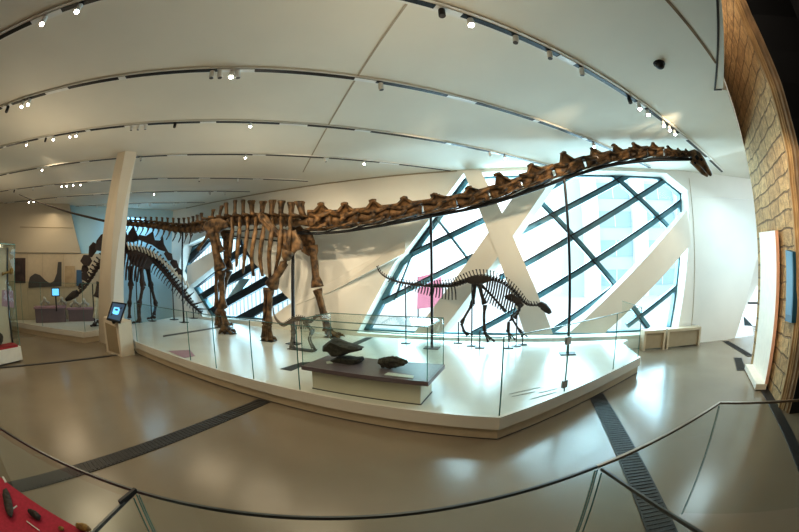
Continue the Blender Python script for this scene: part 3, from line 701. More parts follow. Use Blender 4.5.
# hind legs
for d, dx in ((7.12, (0, 0, 0, 0, 0, 0)), (7.98, (14, 12, 10, 7, 2, -1))):
    H = lambda x, y: onw(x, y, d)
    bone(baro, 'femur', [H(212 + dx[0], 231), H(214.5 + dx[1], 243), H(217 + dx[2], 256), H(220.5 + dx[3], 270)], .15, ends=1.45, m='bone' if dx[0] == 0 else 'bone2')
    bone(baro, 'tibia', [H(221 + dx[3], 271), H(222 + dx[4], 288), H(222.5 + dx[5], 308)], .115, ends=1.45); bone(baro, 'fibula', [H(217.2 + dx[3], 272), H(216 + dx[4], 288), H(217.2 + dx[5], 307)], .065, ends=1.5)
    A = H(220.5 + dx[5], 311); b_ = MB(); b_.blob(A, .15, .13, .10, EW, NW, UP, .16); b_.build('ankle', M['bone'], baro, True)
    for kx in (-3.6, -1.2, 1.4, 4): bone(baro, 'metatarsal', [H(220.5 + dx[5] + kx * .8, 312), H(222.5 + dx[5] + kx * 1.4, 325)], .06, 'bone', 1.4, seg=6)
    g = H(224 + dx[5], 326); foot(baro, 'hind_foot', g, EW - NW * .25, .17, 5, 1.0, L=.38)
# shoulder girdles and forelegs
for d, near in ((6.98, True), (8.15, False)):
    H = lambda x, y: onw(x, y, d)
    m = 'bone' if near else 'bone2'
    if near:
        blade_soft(baro, 'scapula', [H(x, y) for x, y in ((256.5, 214), (261, 212.5), (267, 216), (274, 225), (281, 233), (279, 237.5), (274, 237), (268, 230), (260, 221))], NW * .06, m)
        blade_soft(baro, 'coracoid', [H(x, y) for x, y in ((278, 233), (284, 229), (290, 231), (296, 229.5), (297, 234), (301, 240), (303, 249), (297, 250.5), (292, 255), (286, 252), (281, 247), (279.5, 241))], NW * .08, m)
        bone(baro, 'scapular_ridge', [H(262, 216), H(270, 226), H(281, 238), H(288, 249)], .06, m, 1.5)
        bone(baro, 'humerus', [H(289, 250), H(285, 262), H(278, 274), H(271.5, 286)], .125, ends=1.6)
        bone(baro, 'radius', [H(270.5, 288), H(269.5, 306), H(268.5, 324)], .085, ends=1.45); bone(baro, 'ulna', [H(266.5, 288), H(265, 306), H(264.8, 324)], .065, ends=1.5)
        hx, fd = 266.5, EW - NW * .35
        b_ = MB(); b_.blob(H(266.8, 325.5), .13, .11, .06, EW, NW, UP, .1); b_.build('wrist', M['bone'], baro, True)
        for kx in (-4, -2, 0, 2, 4): bone(baro, 'metacarpal', [H(266.8 + kx * .7, 326), H(267 + kx * 1.15, 337.5)], .05, 'bone', 1.4, seg=6)
        foot(baro, 'fore_foot', H(267, 337.5), fd, .14, 5, 1.2, L=.27)
    else:
        blade_soft(baro, 'scapula', [H(x, y) for x, y in ((281, 214), (290, 216), (299, 224), (306, 232), (301, 238), (294, 232), (286, 224))], NW * .06, m)
        blade_soft(baro, 'coracoid', [H(x, y) for x, y in ((298, 231), (306, 229), (312, 233), (315, 242), (314, 251), (309, 256), (302, 252), (299, 243))], NW * .08, m)
        bone(baro, 'humerus', [H(312, 246), H(314, 260), H(315.5, 273), H(317.5, 287)], .125, ends=1.6, m=m)
        bone(baro, 'radius', [H(318.5, 289), H(322, 303), H(326, 319)], .085, ends=1.45); bone(baro, 'ulna', [H(315.8, 290), H(319.5, 304), H(323.5, 319)], .065, ends=1.5)
        for kx in (-3, -1, 1, 3): bone(baro, 'metacarpal', [H(325.5 + kx * .6, 320), H(328 + kx * 1.2, 331)], .05, 'bone', 1.4, seg=6)
        foot(baro, 'fore_foot', H(328, 330), EW, .14, 4, .9, L=.42)
# ribs (pairs)
rb = [(248.5, 244.5, 243, 273), (257, 251.5, 253.5, 276), (264.5, 260, 262.5, 276), (273, 269, 270, 279), (282, 278.5, 274, 277), (240.5, 237, 236.5, 266), (233, 230, 230, 256), (291, 287, 283, 268)]
for i, (x0, x1, x2, y2) in enumerate(rb):
    P0 = onw(x0, 220.5, DB)
    for sg in (-1, 1):
        q = [P0 + NW * (.12 * sg), onw(x0 - .5, 219.5, DB + .42 * sg), onw(x0 * .55 + x1 * .45, 236, DB + .66 * sg), onw(x1, 256, DB + .62 * sg), onw(x2, y2 - (2 if sg > 0 else 0), DB + .50 * sg)]
        rib(baro, q, .055 if sg < 0 else .045, 'bone', .8)
# steel mount
stand(baro, onw(294, 345, 6.95), onw(293.5, 234, 7.3), .045, .17)
stand(baro, onw(431.8, 348, 7.62), onw(430.8, 214, 7.5), .03, .17)
stand(baro, atz(567.5, 354, ZP), onw(564.2, 179, 7.12), .03, .17)
stand(baro, onw(184, 322, 7.6), onw(182.8, 232, 7.5), .03, .16)
stand(baro, onw(222, 333.5, 7.75), onw(222, 300, 7.75), .03, .15)
for p in (((230, 236), (278, 241)), ((226, 233), (262, 229))):
    MB().tube([onw(*p[0], DB + .1), onw(*p[1], DB + .1)], .022, 6).build('belly_bar', M['black'], baro)
for x, y, d in ((268.5, 342.5, 6.93), (229.5, 333.5, 7.12), (332, 336, 8.15)):
    p = onw(x, y, d); MB().box(V((p.x, p.y, ZP + .006)), .20, .12, .005, EW, NW).build('foot_plate', M['black'], baro)

# ------------------------------------------------------------------ small dark skeleton with raised tail
DS = 8.02
sm = empty('small_dinosaur_skeleton', V((*onw(495, 340, DS).xy, ZP)), 'small black dinosaur skeleton with long lifted tail, standing before the crossed beams', 'dinosaur skeleton')
H = lambda x, y, o=0: onw(x, y, DS + o)
spn = [(376.5, 266), (379.5, 272), (385, 276.8), (393, 280.5), (403, 283), (415, 284.8), (428, 286), (442, 286.3), (455, 285), (466, 281.5), (475, 278.8), (484, 278), (493, 279.2), (502, 282.5), (510, 288), (517.5, 295), (523, 301.5), (528, 304.8), (534, 305.3), (539, 305.2)]
path = smooth([H(*p) for p in spn], 400); acc = [0]
for a, b in zip(path, path[1:]): acc.append(acc[-1] + (b - a).length)
tot = acc[-1]; n = 62; step = tot / n
for i in range(n):
    t = (i + .5) / n; P, f = at_len(t * tot); f = -f
    hip = max(0, 1 - abs(t - .62) / .62) if t < .62 else max(.28, 1 - (t - .62) / .50)
    R = .012 + .046 * hip
    px_t = t
    chev = (.05 + .24 * min(1, max(0, (t - .18) / .3))) if .12 < t < .50 else 0
    vert(sm, P, f, R, step * .96, .05 + .16 * hip ** 1.2, tp=.10 * hip, chev=chev, m='sbone', lean=.35, jit=.1)
b_ = MB(); b_.tube([H(538, 305), H(541, 304.6), H(544.5, 306.5), H(549, 310.5), H(551, 313)], [.04, .075, .075, .05, .025], 8, .7); so = b_.build('skull', M['sbone'], sm, True)
MB().tube([H(541, 308), H(545, 311), H(549.5, 314)], [.03, .03, .015], 6).build('lower_jaw', M['sbone'], so, True)
# ribs
for i in range(13):
    t = i / 12; x0 = 488 + 29 * t; y0 = 279.5 + 15.5 * t ** 1.4
    for sg in (-1, 1):
        rib(sm, [H(x0, y0, .03 * sg), H(x0 - .5, y0 + 3, .15 * sg), H(x0 - 2.0, y0 + 11, .24 * sg), H(x0 - 6 + 2 * t, y0 + 20 + 3 * math.sin(t * 3.1), .17 * sg)], .016, 'sbone')
for o in (-.14, .14):
    blade_soft(sm, 'ilium', [H(x, y, o) for x, y in ((464, 280), (472, 276), (484, 275.5), (491, 277), (489, 281.5), (481, 284.5), (474, 285), (468, 283))], NW * .05, 'sbone')
    bone(sm, 'pubis', [H(480, 284, o), H(492, 296, o * .6), H(506, 312, o * .4)], .03, 'sbone')
    blade_soft(sm, 'scapula', [H(x, y, o * 1.3) for x, y in ((504, 296), (511, 293.5), (519, 297.5), (524, 305), (520, 309), (514, 303), (506, 299))], NW * .04, 'sbone')
# legs
bone(sm, 'femur', [H(479, 283, -.2), H(481.5, 294, -.2), H(484.5, 304, -.2)], .050, 'sbone', 1.5); bone(sm, 'tibia', [H(485, 305, -.2), H(484, 317, -.2), H(484.5, 331, -.2)], .038, 'sbone', 1.6)
g = H(485, 333, -.2); fo = MB().blob(g, .05, .05, .045, n=7, m=5).build('hind_foot', M['sbone'], sm, True)
for a in ((490, 339.5), (494.5, 341.5), (488, 342)): MB().bone([g, H(*a, -.2)], .026, 6, 1.3).build('toe', M['sbone'], fo, True)
bone(sm, 'femur', [H(475, 283, .15), H(474, 294, .15), H(472.5, 304, .15)], .050, 'sbone', 1.5); bone(sm, 'tibia', [H(472.5, 304, .15), H(467, 313, .15), H(461.5, 323, .15)], .036, 'sbone', 1.6)
g = H(461.5, 323.5, .15); h = H(464, 331.5, .15); fo = MB().bone([g, h], .034, 6, 1.4).build('hind_foot', M['sbone'], sm, True)
for a in ((469, 335), (473, 335), (467, 335.8)): MB().bone([h, H(*a, .15)], .024, 6, 1.3).build('toe', M['sbone'], fo, True)
bone(sm, 'humerus', [H(519, 304, -.2), H(519, 311, -.2), H(514, 318, -.2)], .036, 'sbone', 1.6); bone(sm, 'forearm', [H(513.5, 318.5, -.2), H(508.5, 322, -.2), H(508, 331, -.2)], .028, 'sbone', 1.5)
g = H(508, 331, -.2); fo = MB().blob(g, .05, .05, .045, n=7, m=5).build('fore_foot', M['sbone'], sm, True)
for a in ((511, 338.5), (515, 339.8), (509, 340)): MB().bone([g, H(*a, -.2)], .02, 6, 1.3).build('toe', M['sbone'], fo, True)
bone(sm, 'humerus', [H(520, 304, .2), H(517.5, 311, .2), H(511, 317, .2)], .036, 'sbone', 1.6); bone(sm, 'forearm', [H(511, 317, .2), H(516, 325, .2), H(520, 331, .2)], .028, 'sbone', 1.5)
g = H(520, 331, .2); fo = MB().blob(g, .05, .05, .045, n=7, m=5).build('fore_foot', M['sbone'], sm, True)
for a in ((524, 335), (527.5, 336.8), (522, 337)): MB().bone([g, H(*a, .2)], .02, 6, 1.3).build('toe', M['sbone'], fo, True)
for x, ty, d in ((458.5, 322, 8.3), (472, 284, 8.02), (480, 330, 7.84), (509.5, 322, 7.84), (517, 314, 8.02), (523, 331, 8.2), (405.5, 284, 8.02)):
    p = onw(x, ty, d); stand(sm, V((p.x, p.y, ZP)), p, .014, .11)

# ------------------------------------------------------------------ plated dinosaur behind the column
st = empty('plated_dinosaur_skeleton', dist(130, 320, 13.4).xy.to_3d() + UP * ZP, 'dark plated dinosaur skeleton with tall back plates, half hidden by the leaning column', 'dinosaur skeleton')
def HS(x, y, o=0): return dist(x, y, 12.6 + (x - 72) * .0105 + o)
spn = [(74, 296), (80, 292.5), (86, 286), (92, 277), (98, 267.5), (104, 260), (112, 255), (121, 252), (131, 251.5), (141, 253.5), (150, 258), (158, 265), (166, 274), (174, 284), (182, 294), (190, 303), (197, 309.5), (202, 313.5)]
path = smooth([HS(*p) for p in spn], 400); acc = [0]
for a, b in zip(path, path[1:]): acc.append(acc[-1] + (b - a).length)
tot = acc[-1]; n = 48; step = tot / n
for i in range(n):
    t = (i + .5) / n; P, f = at_len(t * tot)
    w = max(0, 1 - abs(t - .48) / .52)
    vert(st, P, f, .04 + .10 * w, step * .95, .10 + .34 * w, tp=.08 + .16 * w, chev=(.30 * w + .05) if t > .55 else 0, m='gbone', lean=-.3 if t < .5 else .3, jit=.12)
b_ = MB(); b_.tube([HS(78, 293), HS(74, 294.5), HS(69, 298), HS(65.5, 300)], [.10, .13, .10, .045], 8, .8); so = b_.build('skull', M['gbone'], st, True)
plates = [[(78, 287), (80, 283), (84, 284), (83, 289)], [(82, 279), (82, 273), (86, 271.5), (88.5, 276), (86, 281)], [(81.5, 271), (82.5, 266), (86.5, 265), (88.5, 269.5), (86, 273)], [(81, 261), (84, 255.5), (89, 256), (91.5, 261), (89, 265.5), (84, 265)],
    [(89, 255.5), (89.5, 247), (93, 243), (97, 245), (96, 251), (92, 256.5)], [(95.5, 249), (97, 241), (101, 235.5), (106, 234), (106, 243), (101, 250)], [(106, 246), (108, 233), (113, 227), (118, 236), (116, 247)], [(117, 245), (119, 230), (123, 225), (128, 238), (125, 247)],
    [(127, 241), (129, 233), (133.5, 226.5), (136, 233), (139, 239.5), (133, 241.5)], [(138.5, 239), (140, 235), (146, 236.5), (152.5, 232), (153.5, 238), (155.5, 245), (148, 243)], [(152, 244), (155, 240.5), (160, 241), (162.5, 237), (163.5, 244), (167.5, 251.5), (159, 249)],
    [(164.5, 254), (166, 251.5), (171.5, 254), (172.5, 259.5), (168, 260)], [(170.5, 263), (172, 259.5), (176.5, 261), (178.5, 267), (174, 268)], [(175, 271), (178, 267.5), (181, 270), (181, 275), (178, 275)]]
for i, q in enumerate(plates):
    o = -.14 if i % 2 else .14
    cx_, cy_ = sum(p[0] for p in q) / len(q), sum(p[1] for p in q) / len(q); q = [(cx_ + (x - cx_) * 1.14, cy_ + (y - cy_) * 1.14) for x, y in q]
    blade_soft(st, 'back_plate', [HS(*p, o) for p in q], dist(q[0][0], 270, 1).xy.to_3d() * .05, 'gbone')
for q in (((183, 293), (189, 286)), ((187, 298), (194, 292)), ((192, 305), (205, 301)), ((196, 309), (207, 309))):
    for o in (-.1, .1): MB().tube([HS(*q[0], o), HS(*q[1], o * 2)], [.045, .012], 6).build('tail_spike', M['gbone'], st, True)
for i in range(14):
    t = i / 13; x0 = 100 + 46 * t; y0 = 262 - 9 * math.sin(t * 2.4)
    for o in (-.55, .55):
        rib(st, [HS(x0, y0, 0), HS(x0 + .5, y0 + 2, o * .7), HS(x0 + 2 - 6 * t, y0 + 14, o), HS(x0 + 3 - 9 * t, y0 + 27, o * .7)], .035, 'gbone')
# pale rods: light on the spine and bright gaps, drawn in colour
for i in range(19):
    x = 128 + i * 3.3; y = 247 + (i * .6 if i < 4 else 2.4 + (i - 4) * 1.6 + max(0, i - 9) * 1.5)
    MB().tube([HS(x - 1.2, y - 4.5, -.3), HS(x + 1.5, y + 3, -.3)], .035, 5).build('pale_gap_rod', M['tan'], st, True)
for o in (-.3, .3): blade_soft(st, 'ilium', [HS(x, y, o) for x, y in ((127, 254), (136, 250), (147, 255), (153, 262), (149, 270), (140, 268), (131, 264))], dist(140, 270, 1).xy.to_3d() * .1, 'gbone')
for o, fx, kx, hx, ft in ((-.45, 141, 143, 139.5, 320.5), (.4, 147, 151, 154, 315), (-.2, 130, 131, 129.5, 318)):
    A, B, Cc, D = HS(fx, 266, o), HS(kx, 286, o), HS(hx + (2 if o > 0 else 0), 304, o), HS(hx, ft, o)
    D.z = max(D.z, ZP + .05)
    bone(st, 'femur', [A, B], .10, 'gbone', 1.4); bone(st, 'tibia', [B, Cc], .075, 'gbone', 1.5); bone(st, 'metatarsals', [Cc, D], .07, 'gbone', 1.4)
    foot(st, 'hind_foot', V((D.x, D.y, ZP + .13)), EW * -.8 - NW * .6, .11, 3, .6, 'gbone', .3)
for o, x in ((-.3, 95), (.3, 99)):
    A, B, D = HS(x + 4, 282, o), HS(x + 1, 297, o), HS(x - .5, 318, o); D.z = max(D.z, ZP + .05)
    bone(st, 'humerus', [A, B], .085, 'gbone', 1.5); bone(st, 'forearm', [B, D], .06, 'tan', 1.4); foot(st, 'fore_foot', V((D.x, D.y, ZP + .12)), EW * -.8 - NW * .6, .10, 4, .9, 'gbone', .2)
for x, ty in ((172.5, 283), (136, 262), (150, 262), (193, 306), (92.5, 284)):
    p = HS(x, ty); stand(st, V((p.x, p.y, ZP)), p, .022, .16)

# ------------------------------------------------------------------ little grey skeleton behind the low case
g0 = onw(302, 350, 6.5)
ls = empty('juvenile_skeleton', V((g0.x, g0.y, ZP)), 'little grey-brown dinosaur skeleton on a base plate behind the low fossil case', 'dinosaur skeleton')
H = lambda x, y, o=0: onw(x, y, 6.5 + o)
path = smooth([H(*p) for p in ((272.5, 306), (273.5, 314), (277, 321), (283, 325.5), (290, 322.5), (297, 319.5), (304, 320), (310, 322), (314.5, 318.5), (318, 315.5))], 200); acc = [0]
for a, b in zip(path, path[1:]): acc.append(acc[-1] + (b - a).length)
tot = acc[-1]
for i in range(34):
    t = (i + .5) / 34; P, f = at_len(t * tot); w = max(0, 1 - abs(t - .62) / .6)
    vert(ls, P, -f, .012 + .034 * w, tot / 34 * .95, .025 + .08 * w, tp=.05 * w, m='grey', jit=.05)
MB().tube([H(317, 316), H(319, 315.5), H(322.5, 317.5)], [.03, .036, .012], 8, .8).build('skull', M['grey'], ls, True)
for i in range(8):
    x = 296 + i * 1.7
    for sg in (-1, 1): rib(ls, [H(x, 320), H(x, 322, .07 * sg), H(x + .3, 326, .09 * sg), H(x + 1, 329, .05 * sg)], .010, 'grey')
for o in (-.09, .09):
    q_ = 2.0 if o > 0 else 0
    bone(ls, 'femur', [H(291 + q_, 321, o), H(292.5 + q_, 332, o)], .032, 'grey'); bone(ls, 'tibia', [H(292.5 + q_, 332, o), H(290.5 + q_, 347.5, o)], .026, 'grey')
    bone(ls, 'humerus', [H(304 + q_, 322, o), H(311.5 + q_, 331, o)], .030, 'grey'); bone(ls, 'forearm', [H(311.5 + q_, 331, o), H(308.5 + q_, 339, o), H(312.5 + q_, 348.5, o)], .022, 'grey')
    foot(ls, 'hind_foot', V((*H(290.5 + q_, 347.5, o).xy, ZP + .05)), EW, .04, 3, .6, 'grey', .07); foot(ls, 'fore_foot', V((*H(312.5 + q_, 348.5, o).xy, ZP + .05)), EW, .035, 3, .6, 'grey', .06)
MB().box(V((g0.x + .0, g0.y, ZP + .006)), .34, .11, .006, EW, NW).build('base_plate', M['dgrey'], ls)
MB().tube([V((g0.x, g0.y, ZP + .01)), H(301, 320)], .008, 6).build('support_post', M['black'], ls)

# ------------------------------------------------------------------ benches by the window
for a, b, lb_ in ((V((6.02, 7.00, 0)), V((6.66, 6.79, 0)), 'short cream box bench by the window, half behind the glass'), (V((6.72, 6.77, 0)), V((7.82, 6.41, 0)), 'cream box bench against the white right wall')):
    t = (b - a).normalized(); n = t.cross(UP)
    if n.y > 0: n = -n
    g = empty('box_bench', (a + b) / 2, lb_, 'bench')
    nb = -n * .30; th = .06
    MB().prism([a + UP * .44, b + UP * .44, b + nb + UP * .44, a + nb + UP * .44], UP * .07).build('seat', M['cream'], g)
    for p in (a, b - t * th): MB().prism([p, p + t * th, p + t * th + nb, p + nb], UP * .44).build('side_panel', M['cream'], g)
    p0, p1 = a + t * th + n * -.05, b - t * th + n * -.05
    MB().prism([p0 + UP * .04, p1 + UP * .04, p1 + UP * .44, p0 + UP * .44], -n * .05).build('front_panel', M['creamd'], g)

# ------------------------------------------------------------------ white panel and blue sign at the stone wall
A, B, Cc = V((6.85, 4.02, 0)), V((5.87, 3.07, 0)), V((6.09, 2.93, 0))
t = (B - A).normalized(); n = (Cc - B); n = n - t * n.dot(t); wd = n.length; n.normalize()
g = empty('exhibit_panel', (A + B) / 2 + n * wd / 2, 'tall white freestanding text panel with peach edge beside the stone wall', 'panel')
MB().prism([A + UP * .02, B + UP * .02, B + n * wd + UP * .02, A + n * wd + UP * .02], UP * .10).build('foot', M['panelw'], g)
MB().prism([A + n * .03, B + n * .03 - t * .03, B + n * (wd - .02) - t * .03, A + n * (wd - .02)], UP * .02).build('plinth', M['dgrey'], g)
pa, pb = A + n * (wd * .80) + UP * .12, B - t * .02 + n * (wd * .80) + UP * .12
MB().prism([pa, pb, pb + UP * 2.52, pa + UP * 2.60], n * .07).build('board', M['panelw'], g)
MB().prism([pb + t * .012, pb + t * .012 + n * .075, pb + n * .075, pb], UP * 2.52).build('edge_strip', M['peach'], g)
def ons(px, py, n=0):
    q_ = ray(px, py); return CAM + q_ * (((S0 + SN * n) - CAM).dot(SN) / q_.dot(SN))
q = [ons(785.5, 250, -.10), ons(792.5, 252, -.10), ons(791.5, 323, -.10), ons(785, 321, -.10)]
g = empty('wall_sign', S(-.1, 1.26, -.03), 'narrow blue sign hanging on the stone wall', 'sign')
MB().prism(q, SN * .10).build('box', M['bluepan'], g)
MB().prism([q[0].lerp(q[2], .03).lerp(p, .9) - SN * .004 for p in q], SN * .004).build('face', mat('pale_blue_face', (.045, .16, .25), .4), g)

# ------------------------------------------------------------------ tall case at far left
g = empty('tall_display_case', (-9.4, 3.1, 0), 'tall glass case at the left edge with beige back panel and red deck', 'display case')
MB().box((-9.45, 3.15, .20), .62, .88, .16).build('base', M['panelw'], g); MB().box((-9.45, 3.1, .03), .52, .78, .03).build('kick', M['dgrey'], g)
MB().box((-9.45, 3.1, .385), .60, .84, .025).build('deck', M['red'], g)
bk = MB().box((-9.30, 3.10, 1.53), .03, .82, 1.12).build('back_panel', M['poster2'], g); bk.data.materials[0] = M['wallL']
MB().box((-9.28, 3.935, 1.53), .05, .022, 1.14).build('panel_edge', M['black'], g)
cg = MB(); x0, x1, y0, y1 = -10.05, -8.85, 2.26, 4.02
for a, b in (((x0, y0), (x1, y0)), ((x1, y0), (x1, y1)), ((x1, y1), (x0, y1))):
    P, Q = V((*a, .41)), V((*b, .41)); t = (Q - P).normalized(); n = t.cross(UP) * .01; cg.prism([P, Q, Q + n, P + n], UP * 2.3)
go = cg.build('glass', M['glass'], g)
for a in ((x1, y0), (x1, y1), (x0, y1)): MB().tube([V((*a, .4)), V((*a, 2.71))], .012, 4).build('glass_edge', M['gedge'], go)
e = MB(); e.prism([V((x0, y0, 2.71)), V((x1, y0, 2.71)), V((x1, y1, 2.71)), V((x0, y1, 2.71))], UP * .03); e.build('top_edge', M['gedge'], go)
def onx(px, py, x): q = ray(px, py); return CAM + q * (x / q.x)
b_ = MB(); b_.bone([onx(2, 274, -9.22), onx(11, 271.5, -9.22)], .035, 8, 1.2); b_.blob(onx(11.5, 271.3, -9.22), .06, .08, .09)
tag(b_.build('fossil_bone', M['ochre'], sm=True), 'ochre bone mounted on the back panel of the tall left case', 'fossil')
tag(MB().prism([onx(*p, -9.265) for p in ((2, 290), (13, 290.5), (14, 308), (2, 306))], V((.015, 0, 0))).build('text_panel', M['mauve']), 'mauve text panel on the back of the tall left case', 'panel')
b_ = MB(); c0 = V((-9.06, 3.25, .41)); b_.blob(c0 + UP * .11, .13, .25, .11, jit=.2); b_.blob(c0 + V((.02, .15, .2)), .1, .13, .12, jit=.12)
tag(b_.build('fossil_block', M['fossil'], sm=True), 'dark fossil lump lying on the red deck of the tall case', 'fossil')
# exhibits of the left plinth and its wall
wv = MB(); 
top = [(28.5, 283), (30, 277), (35, 273.5), (40, 275), (45, 280), (50, 283.5), (54, 281), (57, 273), (58, 262), (61.5, 262)]; bot = [(61.5, 286), (28.5, 288)]
wv.prism([onl(*p, .325) for p in top + bot], LN * .02); tag(wv.build('wall_graphic', M['dgrey']), 'grey wave-shaped silhouette graphic on the left exhibit wall', 'graphic')
for q, m, lb_ in ((((15, 258), (25.5, 258), (25.5, 283), (15, 283)), 'poster1', 'dark portrait poster on the exhibit wall beside the tall case'), (((65, 266), (75, 266), (75, 287), (65, 287)), 'poster2', 'ochre poster on the left exhibit wall right of the wave graphic'), (((76.5, 270), (82, 270), (82, 286), (76.5, 286)), 'poster3', 'narrow blue poster on the exhibit wall next to the ochre one')):
    tag(MB().prism([onl(*p, .32) for p in q], LN * .02).build('poster', M[m]), lb_, 'poster', 'posters on the left wall')
for i, (x, ym) in enumerate(((27.5, 253), (43, 253), (64, 253))):
    p = onl(x, 290, .31); struct(MB().tube([V((p.x, p.y, .4)), V((p.x, p.y, q2.z - .04))], .008, 4).build('trim_%d' % (18 + i), M['creamd']))
def leftbox(px0, px1, pyb, h, dep, m, name, label, cat):
    A, B = atz(px0, pyb[0], ZP), atz(px1, pyb[1], ZP); t = (B - A).normalized(); n = t.cross(UP)
    if n.dot(A) < 0: n = -n
    g = empty(name, (A + B) / 2, label, cat)
    MB().prism([A + UP * h * .0, B, B + n * dep, A + n * dep], UP * (h - .06)).build('body', M[m], g)
    MB().prism([A - n * .05 - t * .05 + UP * (h - .06), B - n * .05 + t * .05 + UP * (h - .06), B + n * dep + t * .05 + UP * (h - .06), A + n * dep - t * .05 + UP * (h - .06)], UP * .06).build('top', M['mauve'], g)
    return g
leftbox(36, 66, (323, 322), .55, .6, 'purple', 'reading_bench', 'dark mauve reading bench on the left plinth, nearer the tall case', 'exhibit bench')
leftbox(69, 95, (321.5, 321), .48, .3, 'purple', 'reading_bench', 'dark mauve reading bench on the left plinth, nearer the column', 'exhibit bench')
p = dist(55.5, 292, 13.1)
g = empty('monitor', V((p.x, p.y, .82)), 'small blue-lit monitor on a stand above the left reading bench', 'monitor')
t = V((p.y, -p.x, 0)).normalized(); n = V((-p.x, -p.y, 0)).normalized()
MB().box(p, .17, .03, .14, t, n).build('housing', M['black'], g); MB().box(p + n * .032, .14, .004, .11, t, n).build('screen', M['blue'], g)
MB().tube([p, V((p.x, p.y, .82))], .03, 6).build('post', M['black'], g)
random.seed(11)
for i, (x, y, lb_) in enumerate(((46, 300, 'white bone cast on the left reading bench, left of the monitor’s post'), (63, 300, 'white bone cast on the left reading bench, right of the monitor’s post'), (76, 302, 'white bone cast standing on the right reading bench'), (85, 300, 'white bone cast at the column end of the right reading bench'))):
    zb = ZP + (.55 if i < 2 else .48)
    P = atz(x, 322.4 if i < 2 else 321.2, ZP); P = V((P.x, P.y, zb)) + V((P.x, P.y, 0)).normalized() * (.3 if i < 2 else .15)
    t = V((P.y, -P.x, 0)).normalized()
    b_ = MB(); b_.bone([P - t * .2 + UP * .06, P + UP * .2, P + t * .22 + UP * .07], .05, 7, 1.7); b_.blob(P + UP * .24, .1, .08, .1, jit=.15); b_.bone([P + UP * .2, P + t * .05 + UP * .02], .035, 6, 1.5)
    tag(b_.build('bone_cast', M['cast'], sm=True), lb_, 'bone cast', 'white casts on the left plinth')

# ------------------------------------------------------------------ foreground glass railing and fossil table
ZR = 1.10
rA, rB, rC, rD, rE = V((-4.6, .44, 0)), V((-1.215, .99, 0)), V((.985, 1.35, 0)), V((2.33, 1.56, 0)), V((3.5, .42, 0))
def railpane(a, b, label, cap, capw=.013):
    t = (b - a).normalized(); n = t.cross(UP)
    g = empty('glass_railing', (a + b) / 2, label, 'railing', 'glass railing in the foreground')
    MB().box((a + b) / 2 + UP * (.04 + (ZR - .05) / 2), (b - a).length / 2 - .008, .004, (ZR - .06) / 2, t, n).build('glass_sheet', M['rglass'], g)
    MB().box((a + b) / 2 + UP * (ZR - .008), (b - a).length / 2, capw / 2, .008, t, n).build('cap_rail', M[cap], g)
    for p in (a + t * .008, b - t * .008): MB().box(p + UP * (ZR / 2), 0.002, .004, ZR / 2 - .03, t, n).build('polished_edge', M['gedge'], g)
railpane(rA, rB, 'glass railing section at lower left, in front of the crimson fossil table', 'steel')
railpane(rB, rC, 'long middle section of the glass railing across the bottom', 'steel')
railpane(rC, rD, 'brass-capped railing section crossing the right floor grille', 'brass', .020)
railpane(rD, rE, 'short railing section turning back towards the stone wall', 'brass', .020)
railpane(rC + V((.012, -.03, 0)), V((1.32, -.6, 0)), 'side glass panel returning from the railing joint at right', 'steel')
railpane(rB + V((.0, -.03, 0)), V((-1.10, -.6, 0)), 'side glass panel returning from the railing joint at left', 'steel')
tag(MB().box(rB + V((.004, -.075, ZR + .003)), .009, .07, .012).build('rail_bracket', M['black']), 'thick black bracket at the left railing joint', 'bracket')
# crimson table
tA, tB = V((-3.6, .36, 0)), V((-1.32, .735, 0)); t = (tB - tA).normalized(); n = V((t.y, -t.x, 0))
g = empty('fossil_table', (tA + tB) / 2 + n * .3, 'crimson-topped fossil table in the lower left corner behind the railing', 'table')
MB().prism([tA + UP * .82, tB + UP * .82, tB + n * .8 + UP * .82, tA + n * .8 + UP * .82], UP * .03).build('tabletop', M['pink'], g)
MB().prism([tA + t * .1 + n * .1, tB - t * .1 + n * .1, tB - t * .1 + n * .7, tA + t * .1 + n * .7], UP * .82).build('cabinet', M['panelw'], g)
ZT = .852
def tz(px, py): return atz(px, py, ZT)
def slab(cx, ang_px, L, w, h, m, label):
    P, Q = tz(*cx), tz(*ang_px); t = (Q - P); t.z = 0; t.normalize(); s = t.cross(UP)
    b = MB(); b.blob(P + UP * h, L, w, h, t, s, UP, .16, 12, 7); b.blob(P + t * L * .4 + UP * h * 1.2, L * .5, w * .7, h * .7, t, s, UP, .2)
    tag(b.build('fossil', M[m], sm=True), label, 'fossil', 'fossils on the crimson table')
slab((9, 505), (15, 530), .17, .035, .02, 'fossil', 'long dark fossil on crimson felt at the extreme left')
slab((36, 517), (46, 524), .065, .03, .02, 'fossil', 'dark speckled fossil with a white bracket on crimson felt')
slab((84, 530), (92, 532), .055, .03, .02, 'ochre', 'ochre fossil at the near edge of the crimson table')
slab((62, 530), (68, 531), .02, .015, .012, 'ochre', 'tiny ochre fossil left of the larger ochre one')
for q, lb_ in ((((2, 477), (4, 477), (7, 482), (5, 483)), 'white caption card at the far left of the crimson table'), (((10, 510.5), (17, 505.5), (17.5, 506.3), (10.5, 511.3)), 'thin white card beside the long dark fossil'), (((27, 521), (40, 530.5), (39.5, 531.3), (26.5, 521.8)), 'thin white card beside the speckled fossil')):
    tag(MB().prism([tz(*p) for p in q], UP * .004).build('caption_card', M['label']), lb_, 'card', 'cards on the crimson table')

